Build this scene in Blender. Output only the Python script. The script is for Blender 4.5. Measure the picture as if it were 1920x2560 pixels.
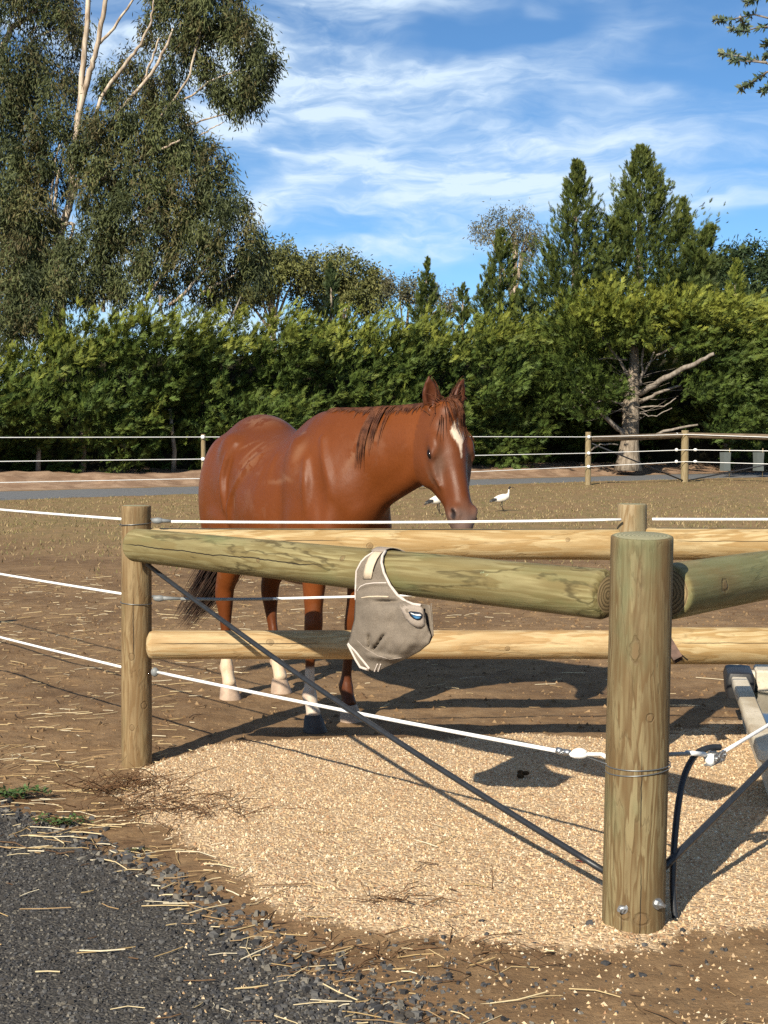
import bpy, bmesh, math, random
import numpy as np
from mathutils import Vector, Matrix

scene = bpy.context.scene
for ob in list(bpy.data.objects):
    bpy.data.objects.remove(ob, do_unlink=True)
COL = scene.collection
rad = math.radians

# ------------------------------------------------------------------ camera
CAM_H = 1.5
F_PX, W_PX, H_PX = 3500.0, 1920.0, 2560.0
PITCH = math.atan(200.0 / 3500.0)            # looking slightly down
cam_data = bpy.data.cameras.new('camera')
cam_data.sensor_fit = 'VERTICAL'
cam_data.sensor_height = 36.0
cam_data.lens = 36.0 * F_PX / H_PX
cam_data.clip_start = 0.05
cam_data.clip_end = 3000.0
cam = bpy.data.objects.new('camera', cam_data)
COL.objects.link(cam)
cam.location = (0, 0, CAM_H)
cam.rotation_euler = (math.pi / 2 - PITCH, 0, 0)
scene.camera = cam

# ------------------------------------------------------------------ sun and sky
SUN_TRAVEL = Vector((0.73, 1.40, -1.0)).normalized()     # low sun behind the photographer's left shoulder
SUN_ELEV = math.asin(-SUN_TRAVEL.z)
SUN_AZ = math.atan2(-SUN_TRAVEL.x, -SUN_TRAVEL.y)        # clockwise from +Y
sun_data = bpy.data.lights.new('sun', 'SUN')
sun_data.energy = 5.0
sun_data.angle = rad(0.53)
sun_data.color = (1.0, 0.905, 0.74)
sun = bpy.data.objects.new('sun', sun_data)
COL.objects.link(sun)
sun.rotation_euler = SUN_TRAVEL.to_track_quat('-Z', 'Y').to_euler()
sun.location = (-10, -20, 20)

world = bpy.data.worlds.new('World')
scene.world = world
world.use_nodes = True
wn = world.node_tree
wn.nodes.clear()
def wnode(t, **kw):
    n = wn.nodes.new(t)
    for k, v in kw.items():
        setattr(n, k, v)
    return n
def wmath(op, a, b=None, c=None):
    n = wnode('ShaderNodeMath', operation=op)
    for i, v in enumerate((a, b, c)):
        if v is None: continue
        if hasattr(v, 'links'): wn.links.new(v, n.inputs[i])
        else: n.inputs[i].default_value = v
    return n.outputs[0]
sky = wnode('ShaderNodeTexSky', sky_type='NISHITA', sun_disc=False)
sky.sun_elevation = SUN_ELEV
sky.sun_rotation = SUN_AZ
sky.altitude = 50.0
sky.air_density = 0.7
sky.dust_density = 0.0
sky.ozone_density = 3.0
hsv = wnode('ShaderNodeHueSaturation')
hsv.inputs['Saturation'].default_value = 1.05
hsv.inputs['Value'].default_value = 1.0
tint = wnode('ShaderNodeMix', data_type='RGBA', blend_type='MULTIPLY')
tint.inputs[0].default_value = 1.0
wn.links.new(sky.outputs[0], tint.inputs[6])
tint.inputs[7].default_value = (0.87, 1.06, 1.13, 1)      # camera-like rendering of a clear blue sky
wn.links.new(tint.outputs[2], hsv.inputs['Color'])
wtc = wnode('ShaderNodeTexCoord')
def wmap(scale, rot=(0, 0, 0), loc=(0, 0, 0), src=None):
    m = wnode('ShaderNodeMapping')
    m.inputs['Scale'].default_value = scale
    m.inputs['Rotation'].default_value = rot
    m.inputs['Location'].default_value = loc
    wn.links.new(src or wtc.outputs['Generated'], m.inputs['Vector'])
    return m.outputs[0]
def wnoise(vec, scale, detail=6, rough=0.55, dist=0.0):
    n = wnode('ShaderNodeTexNoise')
    n.inputs['Scale'].default_value = scale
    n.inputs['Detail'].default_value = detail
    n.inputs['Roughness'].default_value = rough
    n.inputs['Distortion'].default_value = dist
    wn.links.new(vec, n.inputs['Vector'])
    return n
def wramp(v, lo, hi):
    n = wnode('ShaderNodeMapRange', interpolation_type='SMOOTHSTEP')
    n.inputs['From Min'].default_value = lo
    n.inputs['From Max'].default_value = hi
    wn.links.new(v, n.inputs['Value'])
    return n.outputs[0]
# cirrus: long, slightly tilted streaks torn by a low-frequency warp
warp = wnoise(wmap((1, 1, 2.2), loc=(0.3, 0.1, 0.6)), 5.0, 4, 0.6)
wsub = wnode('ShaderNodeVectorMath', operation='MULTIPLY_ADD')
wn.links.new(warp.outputs['Color'], wsub.inputs[0])
wsub.inputs[1].default_value = (0.22, 0.22, 0.07)
wn.links.new(wtc.outputs['Generated'], wsub.inputs[2])
CLOUD_LOC = (2.9, 0.1, 1.3)
big = wnoise(wmap((1.0, 1.0, 5.6), rot=(0, rad(-5), 0), loc=CLOUD_LOC, src=wsub.outputs[0]), 2.6, 2, 0.5)
mid = wnoise(wmap((1.0, 1.0, 6.0), rot=(0, rad(-7), 0), loc=(0.2, 0.9, 0.45), src=wsub.outputs[0]), 5.0, 7, 0.56)
fine = wnoise(wmap((1.0, 1.0, 4.5), rot=(0, rad(-16), 0), src=wsub.outputs[0]), 13.0, 8, 0.62, 0.35)
dens = wmath('MULTIPLY', wramp(big.outputs['Fac'], 0.42, 0.60), wramp(mid.outputs['Fac'], 0.28, 0.66))
dens = wmath('MULTIPLY', dens, wmath('MULTIPLY_ADD', wramp(fine.outputs['Fac'], 0.32, 0.68), 0.85, 0.38))
dens = wmath('MINIMUM', wmath('MULTIPLY', dens, 1.0), 0.84)
cmix = wnode('ShaderNodeMix', data_type='RGBA')
wn.links.new(dens, cmix.inputs[0])
wn.links.new(hsv.outputs[0], cmix.inputs[6])
CLOUD_COL = (7.2, 8.5, 9.7, 1)
cmix.inputs[7].default_value = CLOUD_COL
bg = wnode('ShaderNodeBackground')
bg.inputs['Strength'].default_value = 0.070
wn.links.new(cmix.outputs[2], bg.inputs['Color'])
wout = wnode('ShaderNodeOutputWorld')
wn.links.new(bg.outputs[0], wout.inputs['Surface'])

vs = scene.view_settings
vs.view_transform = 'Standard'
vs.look = 'None'
vs.exposure = 0.75
vs.gamma = 1.0
vs.use_curve_mapping = False
scene.display_settings.display_device = 'sRGB'
scene.cycles.max_bounces = 5
scene.cycles.diffuse_bounces = 2
scene.cycles.transparent_max_bounces = 8
scene.cycles.use_denoising = False
# ------------------------------------------------------------------ helpers
def tag(o, label=None, cat=None, group=None, kind=None):
    if label: o['label'] = label
    if cat: o['category'] = cat
    if group: o['group'] = group
    if kind: o['kind'] = kind
    return o

def thing(name, label, cat, loc=(0, 0, 0), rotz=0.0, group=None):
    o = bpy.data.objects.new(name, None)
    o.empty_display_size = 0.1
    COL.objects.link(o)
    o.location = loc
    o.rotation_euler = (0, 0, rotz)
    return tag(o, label, cat, group)

def link(name, me, parent=None, loc=(0, 0, 0), rot=None, label=None):
    o = bpy.data.objects.new(name, me)
    COL.objects.link(o)
    if parent is not None: o.parent = parent
    o.location = loc
    if rot is not None: o.rotation_euler = rot
    if label: o['label'] = label
    return o

def mesh_np(name, V, faces, mats, smooth=True, attrs=None, mat_idx=None):
    """faces: list of int arrays (n,k)."""
    me = bpy.data.meshes.new(name)
    V = np.asarray(V, dtype=np.float32)
    faces = [np.asarray(f, dtype=np.int32) for f in faces if len(f)]
    me.vertices.add(len(V))
    me.vertices.foreach_set('co', V.ravel())
    loops = np.concatenate([f.ravel() for f in faces])
    counts = np.concatenate([np.full(len(f), f.shape[1], dtype=np.int32) for f in faces])
    starts = np.concatenate(([0], np.cumsum(counts)[:-1])).astype(np.int32)
    me.loops.add(len(loops))
    me.loops.foreach_set('vertex_index', loops)
    me.polygons.add(len(counts))
    me.polygons.foreach_set('loop_start', starts)
    if mat_idx is not None:
        me.polygons.foreach_set('material_index', np.asarray(mat_idx, dtype=np.int32))
    me.polygons.foreach_set('use_smooth', np.full(len(counts), bool(smooth)))
    for k, a in (attrs or {}).items():
        a = np.asarray(a, dtype=np.float32)
        if a.ndim == 1:
            at = me.attributes.new(k, 'FLOAT', 'POINT')
            at.data.foreach_set('value', a)
        else:
            if a.shape[1] == 3: a = np.hstack([a, np.ones((len(a), 1), np.float32)])
            at = me.attributes.new(k, 'FLOAT_COLOR', 'POINT')
            at.data.foreach_set('color', a.ravel())
    for m in (mats if isinstance(mats, (list, tuple)) else [mats]):
        me.materials.append(m)
    me.update(calc_edges=True)
    return me

class MB:
    """collects verts / faces of simple shapes into one mesh"""
    def __init__(self): self.v = []; self.f = []; self.m = []; self.n = 0
    def add(self, V, F, mi=0):
        V = np.asarray(V, dtype=np.float64)
        self.v.append(V)
        for f in F:
            self.f.append([i + self.n for i in f]); self.m.append(mi)
        self.n += len(V)
    def box(self, c, s, M=None, mi=0):
        c = np.array(c); s = np.array(s) / 2
        V = np.array([[x, y, z] for x in (-1, 1) for y in (-1, 1) for z in (-1, 1)]) * s
        if M is not None: V = V @ np.array(M.to_3x3()).T
        self.add(V + c, [(0, 1, 3, 2), (4, 6, 7, 5), (0, 4, 5, 1), (2, 3, 7, 6), (0, 2, 6, 4), (1, 5, 7, 3)], mi)
    def tube(self, pts, r, seg=8, mi=0, cap=True, flat=1.0):
        pts = [np.array(p, dtype=float) for p in pts]
        n = len(pts)
        rs = list(r) if hasattr(r, '__len__') else [r] * n
        T = []
        for i in range(n):
            t = pts[min(i + 1, n - 1)] - pts[max(i - 1, 0)]
            T.append(t / (np.linalg.norm(t) + 1e-12))
        ref = np.array([0, 0, 1.0]) if abs(T[0][2]) < 0.9 else np.array([1.0, 0, 0])
        u = np.cross(ref, T[0]); u /= np.linalg.norm(u)
        V = []
        for i in range(n):
            u = u - T[i] * np.dot(u, T[i]); u /= (np.linalg.norm(u) + 1e-12)
            w = np.cross(T[i], u)
            for k in range(seg):
                a = 2 * math.pi * k / seg
                V.append(pts[i] + rs[i] * (math.cos(a) * u + flat * math.sin(a) * w))
        F = []
        for i in range(n - 1):
            for k in range(seg):
                k2 = (k + 1) % seg
                F.append((i * seg + k, i * seg + k2, (i + 1) * seg + k2, (i + 1) * seg + k))
        if cap:
            F.append(tuple(reversed(range(seg))))
            F.append(tuple((n - 1) * seg + k for k in range(seg)))
        self.add(V, F, mi)
    def build(self, name, mats, parent=None, loc=(0, 0, 0), rot=None, smooth=True, label=None, auto=None):
        me = bpy.data.meshes.new(name)
        me.from_pydata(np.concatenate(self.v).tolist(), [], self.f)
        for m in (mats if isinstance(mats, (list, tuple)) else [mats]): me.materials.append(m)
        me.polygons.foreach_set('material_index', self.m)
        me.polygons.foreach_set('use_smooth', [smooth] * len(self.f))
        if auto is not None:
            try: me.set_sharp_from_angle(angle=rad(auto))
            except Exception: pass
        me.update()
        return link(name, me, parent, loc, rot, label)

# --- value noise -----------------------------------------------------------
_rs = np.random.RandomState(7)
_tab = _rs.rand(65536).astype(np.float32)
def _hash(i, j, k):
    return _tab[((i * 73856093) ^ (j * 19349663) ^ (k * 83492791)) & 65535]
def vnoise(P, freq=1.0, seed=0):
    P = np.asarray(P, dtype=np.float64) * freq + seed * 17.31
    if P.shape[1] == 2: P = np.hstack([P, np.zeros((len(P), 1))])
    I = np.floor(P).astype(np.int64); f = P - I
    f = f * f * (3 - 2 * f)
    r = 0
    for dx in (0, 1):
        wx = f[:, 0] if dx else 1 - f[:, 0]
        for dy in (0, 1):
            wy = f[:, 1] if dy else 1 - f[:, 1]
            for dz in (0, 1):
                wz = f[:, 2] if dz else 1 - f[:, 2]
                r = r + wx * wy * wz * _hash(I[:, 0] + dx, I[:, 1] + dy, I[:, 2] + dz)
    return r
def fbm(P, freq=1.0, oct=4, seed=0):
    s = 0; a = 0.5; t = 0
    for o in range(oct):
        s = s + a * vnoise(P, freq * 2 ** o, seed + o); t += a; a *= 0.5
    return s / t
def sstep(x, lo, hi):
    t = np.clip((x - lo) / (hi - lo), 0, 1)
    return t * t * (3 - 2 * t)
def lerp_tab(x, xs, ys): return np.interp(x, xs, ys)

# a viewing ray, used to measure real positions from the photograph
_F = np.array([0, math.cos(PITCH), -math.sin(PITCH)]); _U = np.array([0, math.sin(PITCH), math.cos(PITCH)])
def _ray(u, v): return np.array([(u - 960) / F_PX, 0, 0]) + _F - _U * (v - 1280) / F_PX
def at(u, v, Y):
    d = _ray(u, v); return np.array([0, 0, CAM_H]) + d * (Y / d[1])
def on_ground(u, v, z=0.0):
    d = _ray(u, v); return np.array([0, 0, CAM_H]) + d * ((z - CAM_H) / d[2])

# --- shader building -------------------------------------------------------
class NT:
    def __init__(self, name):
        self.mat = bpy.data.materials.new(name); self.mat.use_nodes = True
        self.t = self.mat.node_tree
        self.b = self.t.nodes['Principled BSDF']
    def n(self, t, **kw):
        x = self.t.nodes.new(t)
        for k, v in kw.items(): setattr(x, k, v)
        return x
    def set(self, sock, v):
        if hasattr(v, 'links') or isinstance(v, bpy.types.NodeSocket): self.t.links.new(v, sock)
        else: sock.default_value = v
    def math(self, op, a, b=None, c=None, clamp=False):
        x = self.n('ShaderNodeMath', operation=op, use_clamp=clamp)
        for i, v in enumerate((a, b, c)):
            if v is not None: self.set(x.inputs[i], v)
        return x.outputs[0]
    def coord(self, which='Object'):
        return self.n('ShaderNodeTexCoord').outputs[which]
    def map(self, vec, scale=(1, 1, 1), rot=(0, 0, 0), loc=(0, 0, 0)):
        m = self.n('ShaderNodeMapping')
        m.inputs['Scale'].default_value = scale; m.inputs['Rotation'].default_value = rot; m.inputs['Location'].default_value = loc
        self.set(m.inputs['Vector'], vec); return m.outputs[0]
    def noise(self, vec, scale, detail=4, rough=0.55, dist=0.0, out='Fac'):
        x = self.n('ShaderNodeTexNoise')
        self.set(x.inputs['Vector'], vec); x.inputs['Scale'].default_value = scale
        x.inputs['Detail'].default_value = detail; x.inputs['Roughness'].default_value = rough; x.inputs['Distortion'].default_value = dist
        return x.outputs[out]
    def voro(self, vec, scale, out='Distance', feature='F1', rnd=1.0):
        x = self.n('ShaderNodeTexVoronoi', feature=feature)
        self.set(x.inputs['Vector'], vec); x.inputs['Scale'].default_value = scale; x.inputs['Randomness'].default_value = rnd
        return x.outputs[out]
    def ramp(self, v, lo, hi, a=0.0, b=1.0, smooth=True):
        x = self.n('ShaderNodeMapRange'); x.interpolation_type = 'SMOOTHSTEP' if smooth else 'LINEAR'
        self.set(x.inputs['Value'], v)
        x.inputs['From Min'].default_value = lo; x.inputs['From Max'].default_value = hi
        x.inputs['To Min'].default_value = a; x.inputs['To Max'].default_value = b
        return x.outputs[0]
    def mix(self, f, a, b, blend='MIX'):
        x = self.n('ShaderNodeMix', data_type='RGBA', blend_type=blend)
        self.set(x.inputs[0], f)
        for s, v in ((6, a), (7, b)):
            if isinstance(v, tuple) and len(v) == 3: v = (*v, 1)
            self.set(x.inputs[s], v)
        return x.outputs[2]
    def attr(self, name, out='Fac'):
        x = self.n('ShaderNodeAttribute'); x.attribute_name = name; return x.outputs[out]
    def sep(self, v):
        x = self.n('ShaderNodeSeparateXYZ'); self.set(x.inputs[0], v); return x.outputs
    def bump(self, h, strength=0.3, dist=0.01, prev=None):
        x = self.n('ShaderNodeBump'); x.inputs['Strength'].default_value = strength; x.inputs['Distance'].default_value = dist
        self.set(x.inputs['Height'], h)
        if prev is not None: self.set(x.inputs['Normal'], prev)
        return x.outputs[0]
    def done(self, col, rough=0.7, normal=None, spec=0.3, metal=0.0, **kw):
        b = self.b
        if isinstance(col, tuple) and len(col) == 3: col = (*col, 1)
        self.set(b.inputs['Base Color'], col); self.set(b.inputs['Roughness'], rough)
        b.inputs['Specular IOR Level'].default_value = spec; b.inputs['Metallic'].default_value = metal
        if normal is not None: self.set(b.inputs['Normal'], normal)
        for k, v in kw.items(): self.set(b.inputs[k], v)
        return self.mat

def plain(name, col, rough=0.6, spec=0.3, metal=0.0, var=0.15, scale=30.0, bump=0.15):
    m = NT(name); c = m.coord()
    nz = m.noise(c, scale, 5)
    col2 = tuple(x * (1 - 2.2 * var) for x in col)
    return m.done(m.mix(m.ramp(nz, 0.3, 0.7), col, col2), rough, m.bump(m.noise(c, scale * 4, 3), bump, 0.004), spec, metal)
# ------------------------------------------------------------------ ground: one continuous sheet, split into named surfaces
def poly_sd(P, poly):
    """signed distance, positive inside"""
    poly = np.asarray(poly)[:, :2]; n = len(poly)
    d = np.full(len(P), 1e9); ins = np.zeros(len(P), bool)
    for i in range(n):
        a, b = poly[i], poly[(i + 1) % n]; e = b - a
        t = np.clip(((P - a) @ e) / (e @ e), 0, 1)
        d = np.minimum(d, np.linalg.norm(P - a - t[:, None] * e, axis=1))
        c = ((a[1] > P[:, 1]) != (b[1] > P[:, 1]))
        with np.errstate(divide='ignore', invalid='ignore'):
            xx = (b[0] - a[0]) * (P[:, 1] - a[1]) / (b[1] - a[1] + 1e-12) + a[0]
        ins ^= c & (P[:, 0] < xx)
    return np.where(ins, d, -d)
px = lambda L: np.array([on_ground(u, v)[:2] for u, v in L])
DRIVE = np.vstack([px([(-200, 1975), (0, 2030), (120, 2062), (230, 2112), (330, 2182), (430, 2236), (540, 2306), (640, 2362), (760, 2436), (900, 2520), (990, 2600)]),
                   [[0.10, 2.2], [0.5, 0.0], [0.6, -30], [-40, -30], [-40, 12.0], [-9, 9.2], [-4.5, 7.0]]])
GRAVEL = px([(376, 1912), (520, 1884), (800, 1852), (1100, 1848), (1500, 1848), (1700, 1846), (1850, 1806), (2050, 1790), (2250, 2290), (1900, 2336), (1640, 2384), (1500, 2392),
             (1200, 2380), (900, 2330), (700, 2256), (560, 2160), (440, 2056), (350, 1965)])
def road_lines(X):
    near = np.interp(X, [-60, -8.1, 6.1, 12.3, 60], [-2, 31.2, 42.4, 46.6, 78])
    far = np.interp(X, [-60, -9.0, 6.7, 14.0, 60], [3, 36.0, 47.0, 52.4, 84])
    return near, far
def axis_pts(segs):
    out = [segs[0][0]]
    for a, b, h0, h1 in segs:
        x = a; 
        while x < b - 1e-6:
            f = (x - a) / (b - a); x += h0 + (h1 - h0) * f
            out.append(min(x, b))
    return np.unique(np.round(out, 5))
gx = axis_pts([(-500, -60, 60, 20), (-60, -12, 4, .5), (-12, -3, .35, .06), (-3, 3, .03, .03), (3, 12, .06, .35), (12, 60, .5, 4), (60, 500, 20, 60)])
gy = axis_pts([(-60, 1.5, 8, .3), (1.5, 2.8, .1, .03), (2.8, 9.5, .027, .036), (9.5, 20, .04, .14), (20, 60, .14, .5), (60, 140, 1, 6), (140, 900, 30, 100)])
GX, GY = np.meshgrid(gx, gy, indexing='ij')
GP = np.stack([GX.ravel(), GY.ravel()], 1)
def ground_height(P):
    P = np.asarray(P, float); X, Y = P[:, 0], P[:, 1]
    near_r, far_r = road_lines(X)
    sdD = poly_sd(P, DRIVE); sdG = poly_sd(P, GRAVEL)
    drive = sstep(sdD + .12 * (fbm(P, 3.1, 3, 2) - .5), -.06, .06)
    grav = sstep(sdG + .42 * (fbm(P, 2.2, 4, 8) - .5), -.16, .10)
    padd = (1 - drive) * (1 - grav)
    road = sstep(Y - near_r, -.3, .3) * sstep(far_r - Y, -.3, .3)
    bank = sstep(Y - far_r, .0, .6)
    vis = (Y < 70) & (np.abs(X) < 40)
    nearm = (Y < 24)
    z = np.zeros(len(P))
    z += padd * (fbm(P, 1.3, 3, 1) - .5) * .05 * (Y > 4.4) * (1 - road) * (1 - bank)
    zc = np.zeros(len(P)); m = nearm & (np.abs(X) < 9)
    c1 = fbm(P[m], 7.0, 4, 4) - .5
    c2 = np.abs(fbm(P[m], 14.0, 3, 6) - .5)
    zc[m] = c1 * .035 - c2 * .03 + .004
    z += padd * zc * .62
    z += grav * ((fbm(P, 5.0, 3, 9) - .5) * .02 + .018)
    z += drive * (fbm(P, 6.0, 3, 12) - .5) * .010
    # hoof hollows stay level so feet rest on the soil
    for hx, hy in ((-.33, 6.97), (-.17, 7.19), (-.85, 7.76), (-.58, 7.97)):
        w = np.exp(-(((X - hx) / .11) ** 2 + ((Y - hy) / .11) ** 2)); z = z * (1 - w) + .002 * w
    z += bank * (sstep(Y - far_r, .2, 3.6) * .32 + (fbm(P, 1.2, 4, 15) - .5) * .28 * sstep(Y - far_r, .2, 1.5)) * vis
    z = np.where(road > .5, z * .3 - .01, z)
    return z, drive, grav, road, bank
gz, a_drive, a_grav, a_road, a_bank = ground_height(GP)
a_grass = sstep(GP[:, 1] + 7 * (fbm(GP, .35, 4, 21) - .5) + .25 * GP[:, 0] * sstep(GP[:, 0], -2, 6), 14.5, 23.5) * (1 - a_road) * (1 - a_bank)
a_litter = .8 * np.exp(-((poly_sd(GP, DRIVE) + .13) / .12) ** 2) * (GP[:, 1] < 8)
nx_, ny_ = len(gx), len(gy)
ii, jj = np.meshgrid(np.arange(nx_ - 1), np.arange(ny_ - 1), indexing='ij')
q0 = (ii * ny_ + jj).ravel()
GF = np.stack([q0, q0 + ny_, q0 + ny_ + 1, q0 + 1], 1)
cls = np.zeros(len(GP), int)
cls[a_grav > .5] = 2; cls[a_drive > .5] = 1; cls[a_road > .5] = 3; cls[(a_bank > .5) & (a_road <= .5)] = 4
fc = cls[GF].max(1)

gm = NT('ground_surface'); gc = gm.coord('Object')
fine = gm.noise(gc, 55.0, 6, 0.7); mid_n = gm.noise(gc, 6.0, 6, 0.62); big_n = gm.noise(gc, 0.7, 5, 0.6)
dirt = gm.mix(gm.ramp(mid_n, .3, .7), (0.158, 0.096, 0.048), (0.236, 0.152, 0.080))
dirt = gm.mix(gm.ramp(big_n, .38, .66), dirt, gm.mix(1.0, dirt, (.72, .70, .70), 'MULTIPLY'))
dirt = gm.mix(gm.ramp(fine, .52, .75, 0, .6), dirt, (0.085, 0.048, 0.026))
dirt = gm.mix(gm.ramp(gm.noise(gm.map(gc, (1, .55, 1)), 24.0, 5, .7), .58, .70, 0, .45), dirt, (0.33, 0.22, 0.12))
vc = gm.n('ShaderNodeTexVoronoi'); gm.set(vc.inputs['Vector'], gc); vc.inputs['Scale'].default_value = 85.0
vs_ = gm.sep(vc.outputs['Color'])
peb = gm.mix(vs_[0], (0.33, 0.22, 0.125), (0.53, 0.39, 0.24))
peb = gm.mix(gm.ramp(vs_[1], .80, .95, 0, .7), peb, (0.54, 0.43, 0.30))
peb = gm.mix(gm.ramp(vs_[2], .86, .96, 0, .7), peb, (0.26, 0.13, 0.075))
peb = gm.mix(gm.ramp(big_n, .4, .65, 0, .35), peb, (0.40, 0.28, 0.165))
va = gm.n('ShaderNodeTexVoronoi'); gm.set(va.inputs['Vector'], gc); va.inputs['Scale'].default_value = 120.0
as_ = gm.sep(va.outputs['Color'])
asph = gm.mix(as_[0], (0.030, 0.028, 0.026), (0.088, 0.081, 0.073))
asph = gm.mix(gm.ramp(as_[1], .86, .97, 0, .7), asph, (0.15, 0.135, 0.11))
asph = gm.mix(gm.ramp(mid_n, .35, .7, 0, .5), asph, (0.056, 0.050, 0.044))
gr_n = gm.noise(gm.map(gc, (1, .45, 1)), 5.5, 6, .7)
grass_c = gm.mix(gm.ramp(gr_n, .35, .68), (0.225, 0.150, 0.075), (0.150, 0.115, 0.048))
grass_c = gm.mix(gm.ramp(big_n, .42, .62, 0, .5), grass_c, (0.21, 0.125, 0.065))
road_c = gm.mix(gm.ramp(mid_n, .3, .7), (0.115, 0.120, 0.128), (0.155, 0.155, 0.155))
bank_c = gm.mix(gm.ramp(gm.noise(gc, 1.6, 6, .65), .35, .62), (0.33, 0.225, 0.150), (0.20, 0.125, 0.080))
edge = gm.noise(gc, 26.0, 5, .7)
def soft(a, w=.5):
    v = gm.math('ADD', gm.attr(a), gm.math('MULTIPLY', gm.math('SUBTRACT', edge, .5), 1.3))
    return gm.ramp(v, .5 - w / 2, .5 + w / 2)
w_gr = soft('grass', .6); w_g = soft('gravel', .35); w_d = soft('drive', .3); w_r = soft('road', .3); w_b = soft('bank', .4)
col = gm.mix(w_gr, dirt, grass_c)
col = gm.mix(w_b, col, bank_c)
col = gm.mix(w_r, col, road_c)
col = gm.mix(w_g, col, peb)
col = gm.mix(w_d, col, asph)
lit = gm.math('MULTIPLY', gm.attr('litter'), gm.ramp(gm.noise(gc, 9.0, 5, .7), .42, .58))
col = gm.mix(gm.math('MULTIPLY', lit, .75), col, (0.125, 0.070, 0.036))
pb = gm.math('MULTIPLY', vc.outputs['Distance'], gm.math('MULTIPLY', w_g, -1.0))
ab = gm.math('MULTIPLY', va.outputs['Distance'], gm.math('MULTIPLY', w_d, -.8))
hgt = gm.math('ADD', gm.math('ADD', pb, ab), gm.math('MULTIPLY', fine, .7))
nrm = gm.bump(gm.noise(gc, 16.0, 5, .65), .38, .03)
nrm = gm.bump(hgt, .7, .010, nrm)
M_GROUND = gm.done(col, .92, nrm, .15)
gattr = {'drive': a_drive, 'gravel': a_grav, 'road': a_road, 'bank': a_bank, 'grass': a_grass, 'litter': a_litter}
GV = np.column_stack([GP, gz])
for k, nm in ((0, 'ground'), (1, 'driveway'), (2, 'gravel'), (3, 'road'), (4, 'bank')):
    F = GF[fc == k]
    used, inv = np.unique(F.ravel(), return_inverse=True)
    me = mesh_np(nm, GV[used], [inv.reshape(-1, 4)], M_GROUND, True, {a: v[used] for a, v in gattr.items()})
    tag(link(nm, me), kind='structure')

# ------------------------------------------------------------------ loose stones, clods, straw and grass (nobody could count these)
rs = np.random.RandomState(3)
OCT_V = np.array([[1, 0, 0], [-1, 0, 0], [0, 1, 0], [0, -1, 0], [0, 0, 1], [0, 0, -1]], float)
OCT_F = np.array([[0, 2, 4], [2, 1, 4], [1, 3, 4], [3, 0, 4]])      # the half that shows above the soil
def stones(name, P, size, mat, tint, flat=.6):
    n = len(P); z, *_ = ground_height(P)
    a = rs.rand(n) * 6.283; ca, sa = np.cos(a), np.sin(a)
    V = OCT_V[None] * (1 + rs.uniform(-.35, .35, (n, 6, 1))) + rs.uniform(-.25, .25, (n, 6, 3))
    V *= size[:, None, None] * np.stack([rs.uniform(.8, 1.35, n), rs.uniform(.6, 1.0, n), rs.uniform(.75, 1.1, n) * flat], 1)[:, None, :]
    W = V.copy(); W[..., 0] = V[..., 0] * ca[:, None] - V[..., 1] * sa[:, None]; W[..., 1] = V[..., 0] * sa[:, None] + V[..., 1] * ca[:, None]
    W[..., 0] += P[:, 0][:, None]; W[..., 1] += P[:, 1][:, None]; W[:, :4, 2] = -.35 * size[:, None]; W[..., 2] += (z + size * flat * .12)[:, None]
    F = (OCT_F[None] + (np.arange(n) * 6)[:, None, None]).reshape(-1, 3)
    me = mesh_np(name, W.reshape(-1, 3), [F], mat, False, {'tint': np.repeat(tint, 6, 0)})
    return tag(link(name, me), kind='stuff')
FR_V = np.array([[1, .9, 0], [-1, 1, 0], [-.9, -1, 0], [1, -1, 0], [1, .9, 1], [-1, 1, 1], [-.9, -1, 1], [1, -1, 1]], float)
FR_F = np.array([[0, 1, 5, 4], [1, 2, 6, 5], [2, 3, 7, 6], [3, 0, 4, 7], [4, 5, 6, 7]])
def chips(name, P, size, mat, tint):
    """crushed rock: blunt irregular blocks with a broken top"""
    n = len(P); z, *_ = ground_height(P); a = rs.rand(n) * 6.283; ca, sa = np.cos(a), np.sin(a)
    V = FR_V[None] * (1 + rs.uniform(-.3, .3, (n, 8, 1))) * .8
    V[:, 4:, :2] = V[:, 4:, :2] * rs.uniform(.45, .9, (n, 1, 1)) + rs.uniform(-.22, .22, (n, 1, 2))
    V[:, 4:, 2] = rs.uniform(.35, .85, (n, 1)) + rs.uniform(-.22, .22, (n, 4)); V[:, :4, 2] = -.3
    V *= size[:, None, None] * np.stack([rs.uniform(.8, 1.35, n), rs.uniform(.6, 1.0, n), np.ones(n)], 1)[:, None, :]
    W = V.copy(); W[..., 0] = V[..., 0] * ca[:, None] - V[..., 1] * sa[:, None] + P[:, 0][:, None]; W[..., 1] = V[..., 0] * sa[:, None] + V[..., 1] * ca[:, None] + P[:, 1][:, None]
    W[..., 2] += z[:, None]
    F = (FR_F[None] + (np.arange(n) * 8)[:, None, None]).reshape(-1, 4)
    me = mesh_np(name, W.reshape(-1, 3), [F], mat, False, {'tint': np.repeat(tint, 8, 0)})
    return tag(link(name, me), kind='stuff')
def tint_mat(name, rough=.85, spec=.2, scale=200.0):
    m = NT(name)
    c = m.attr('tint', 'Color')
    return m.done(m.mix(m.ramp(m.noise(m.coord(), scale, 3), .35, .7, 0, .35), c, m.mix(1.0, c, (.65, .62, .6), 'MULTIPLY')), rough, None, spec)
M_STONE = tint_mat('stone')
def scatter(n, x0, x1, y0, y1): return np.stack([rs.uniform(x0, x1, n), rs.uniform(y0, y1, n)], 1)
def pick(T, n, jit=.12):
    T = np.array(T, float); return T[rs.randint(0, len(T), n)] * (1 + rs.uniform(-jit, jit, (n, 1)))
def pw(n, lo, hi, p=2.2): return lo + (hi - lo) * rs.rand(n) ** p
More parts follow.
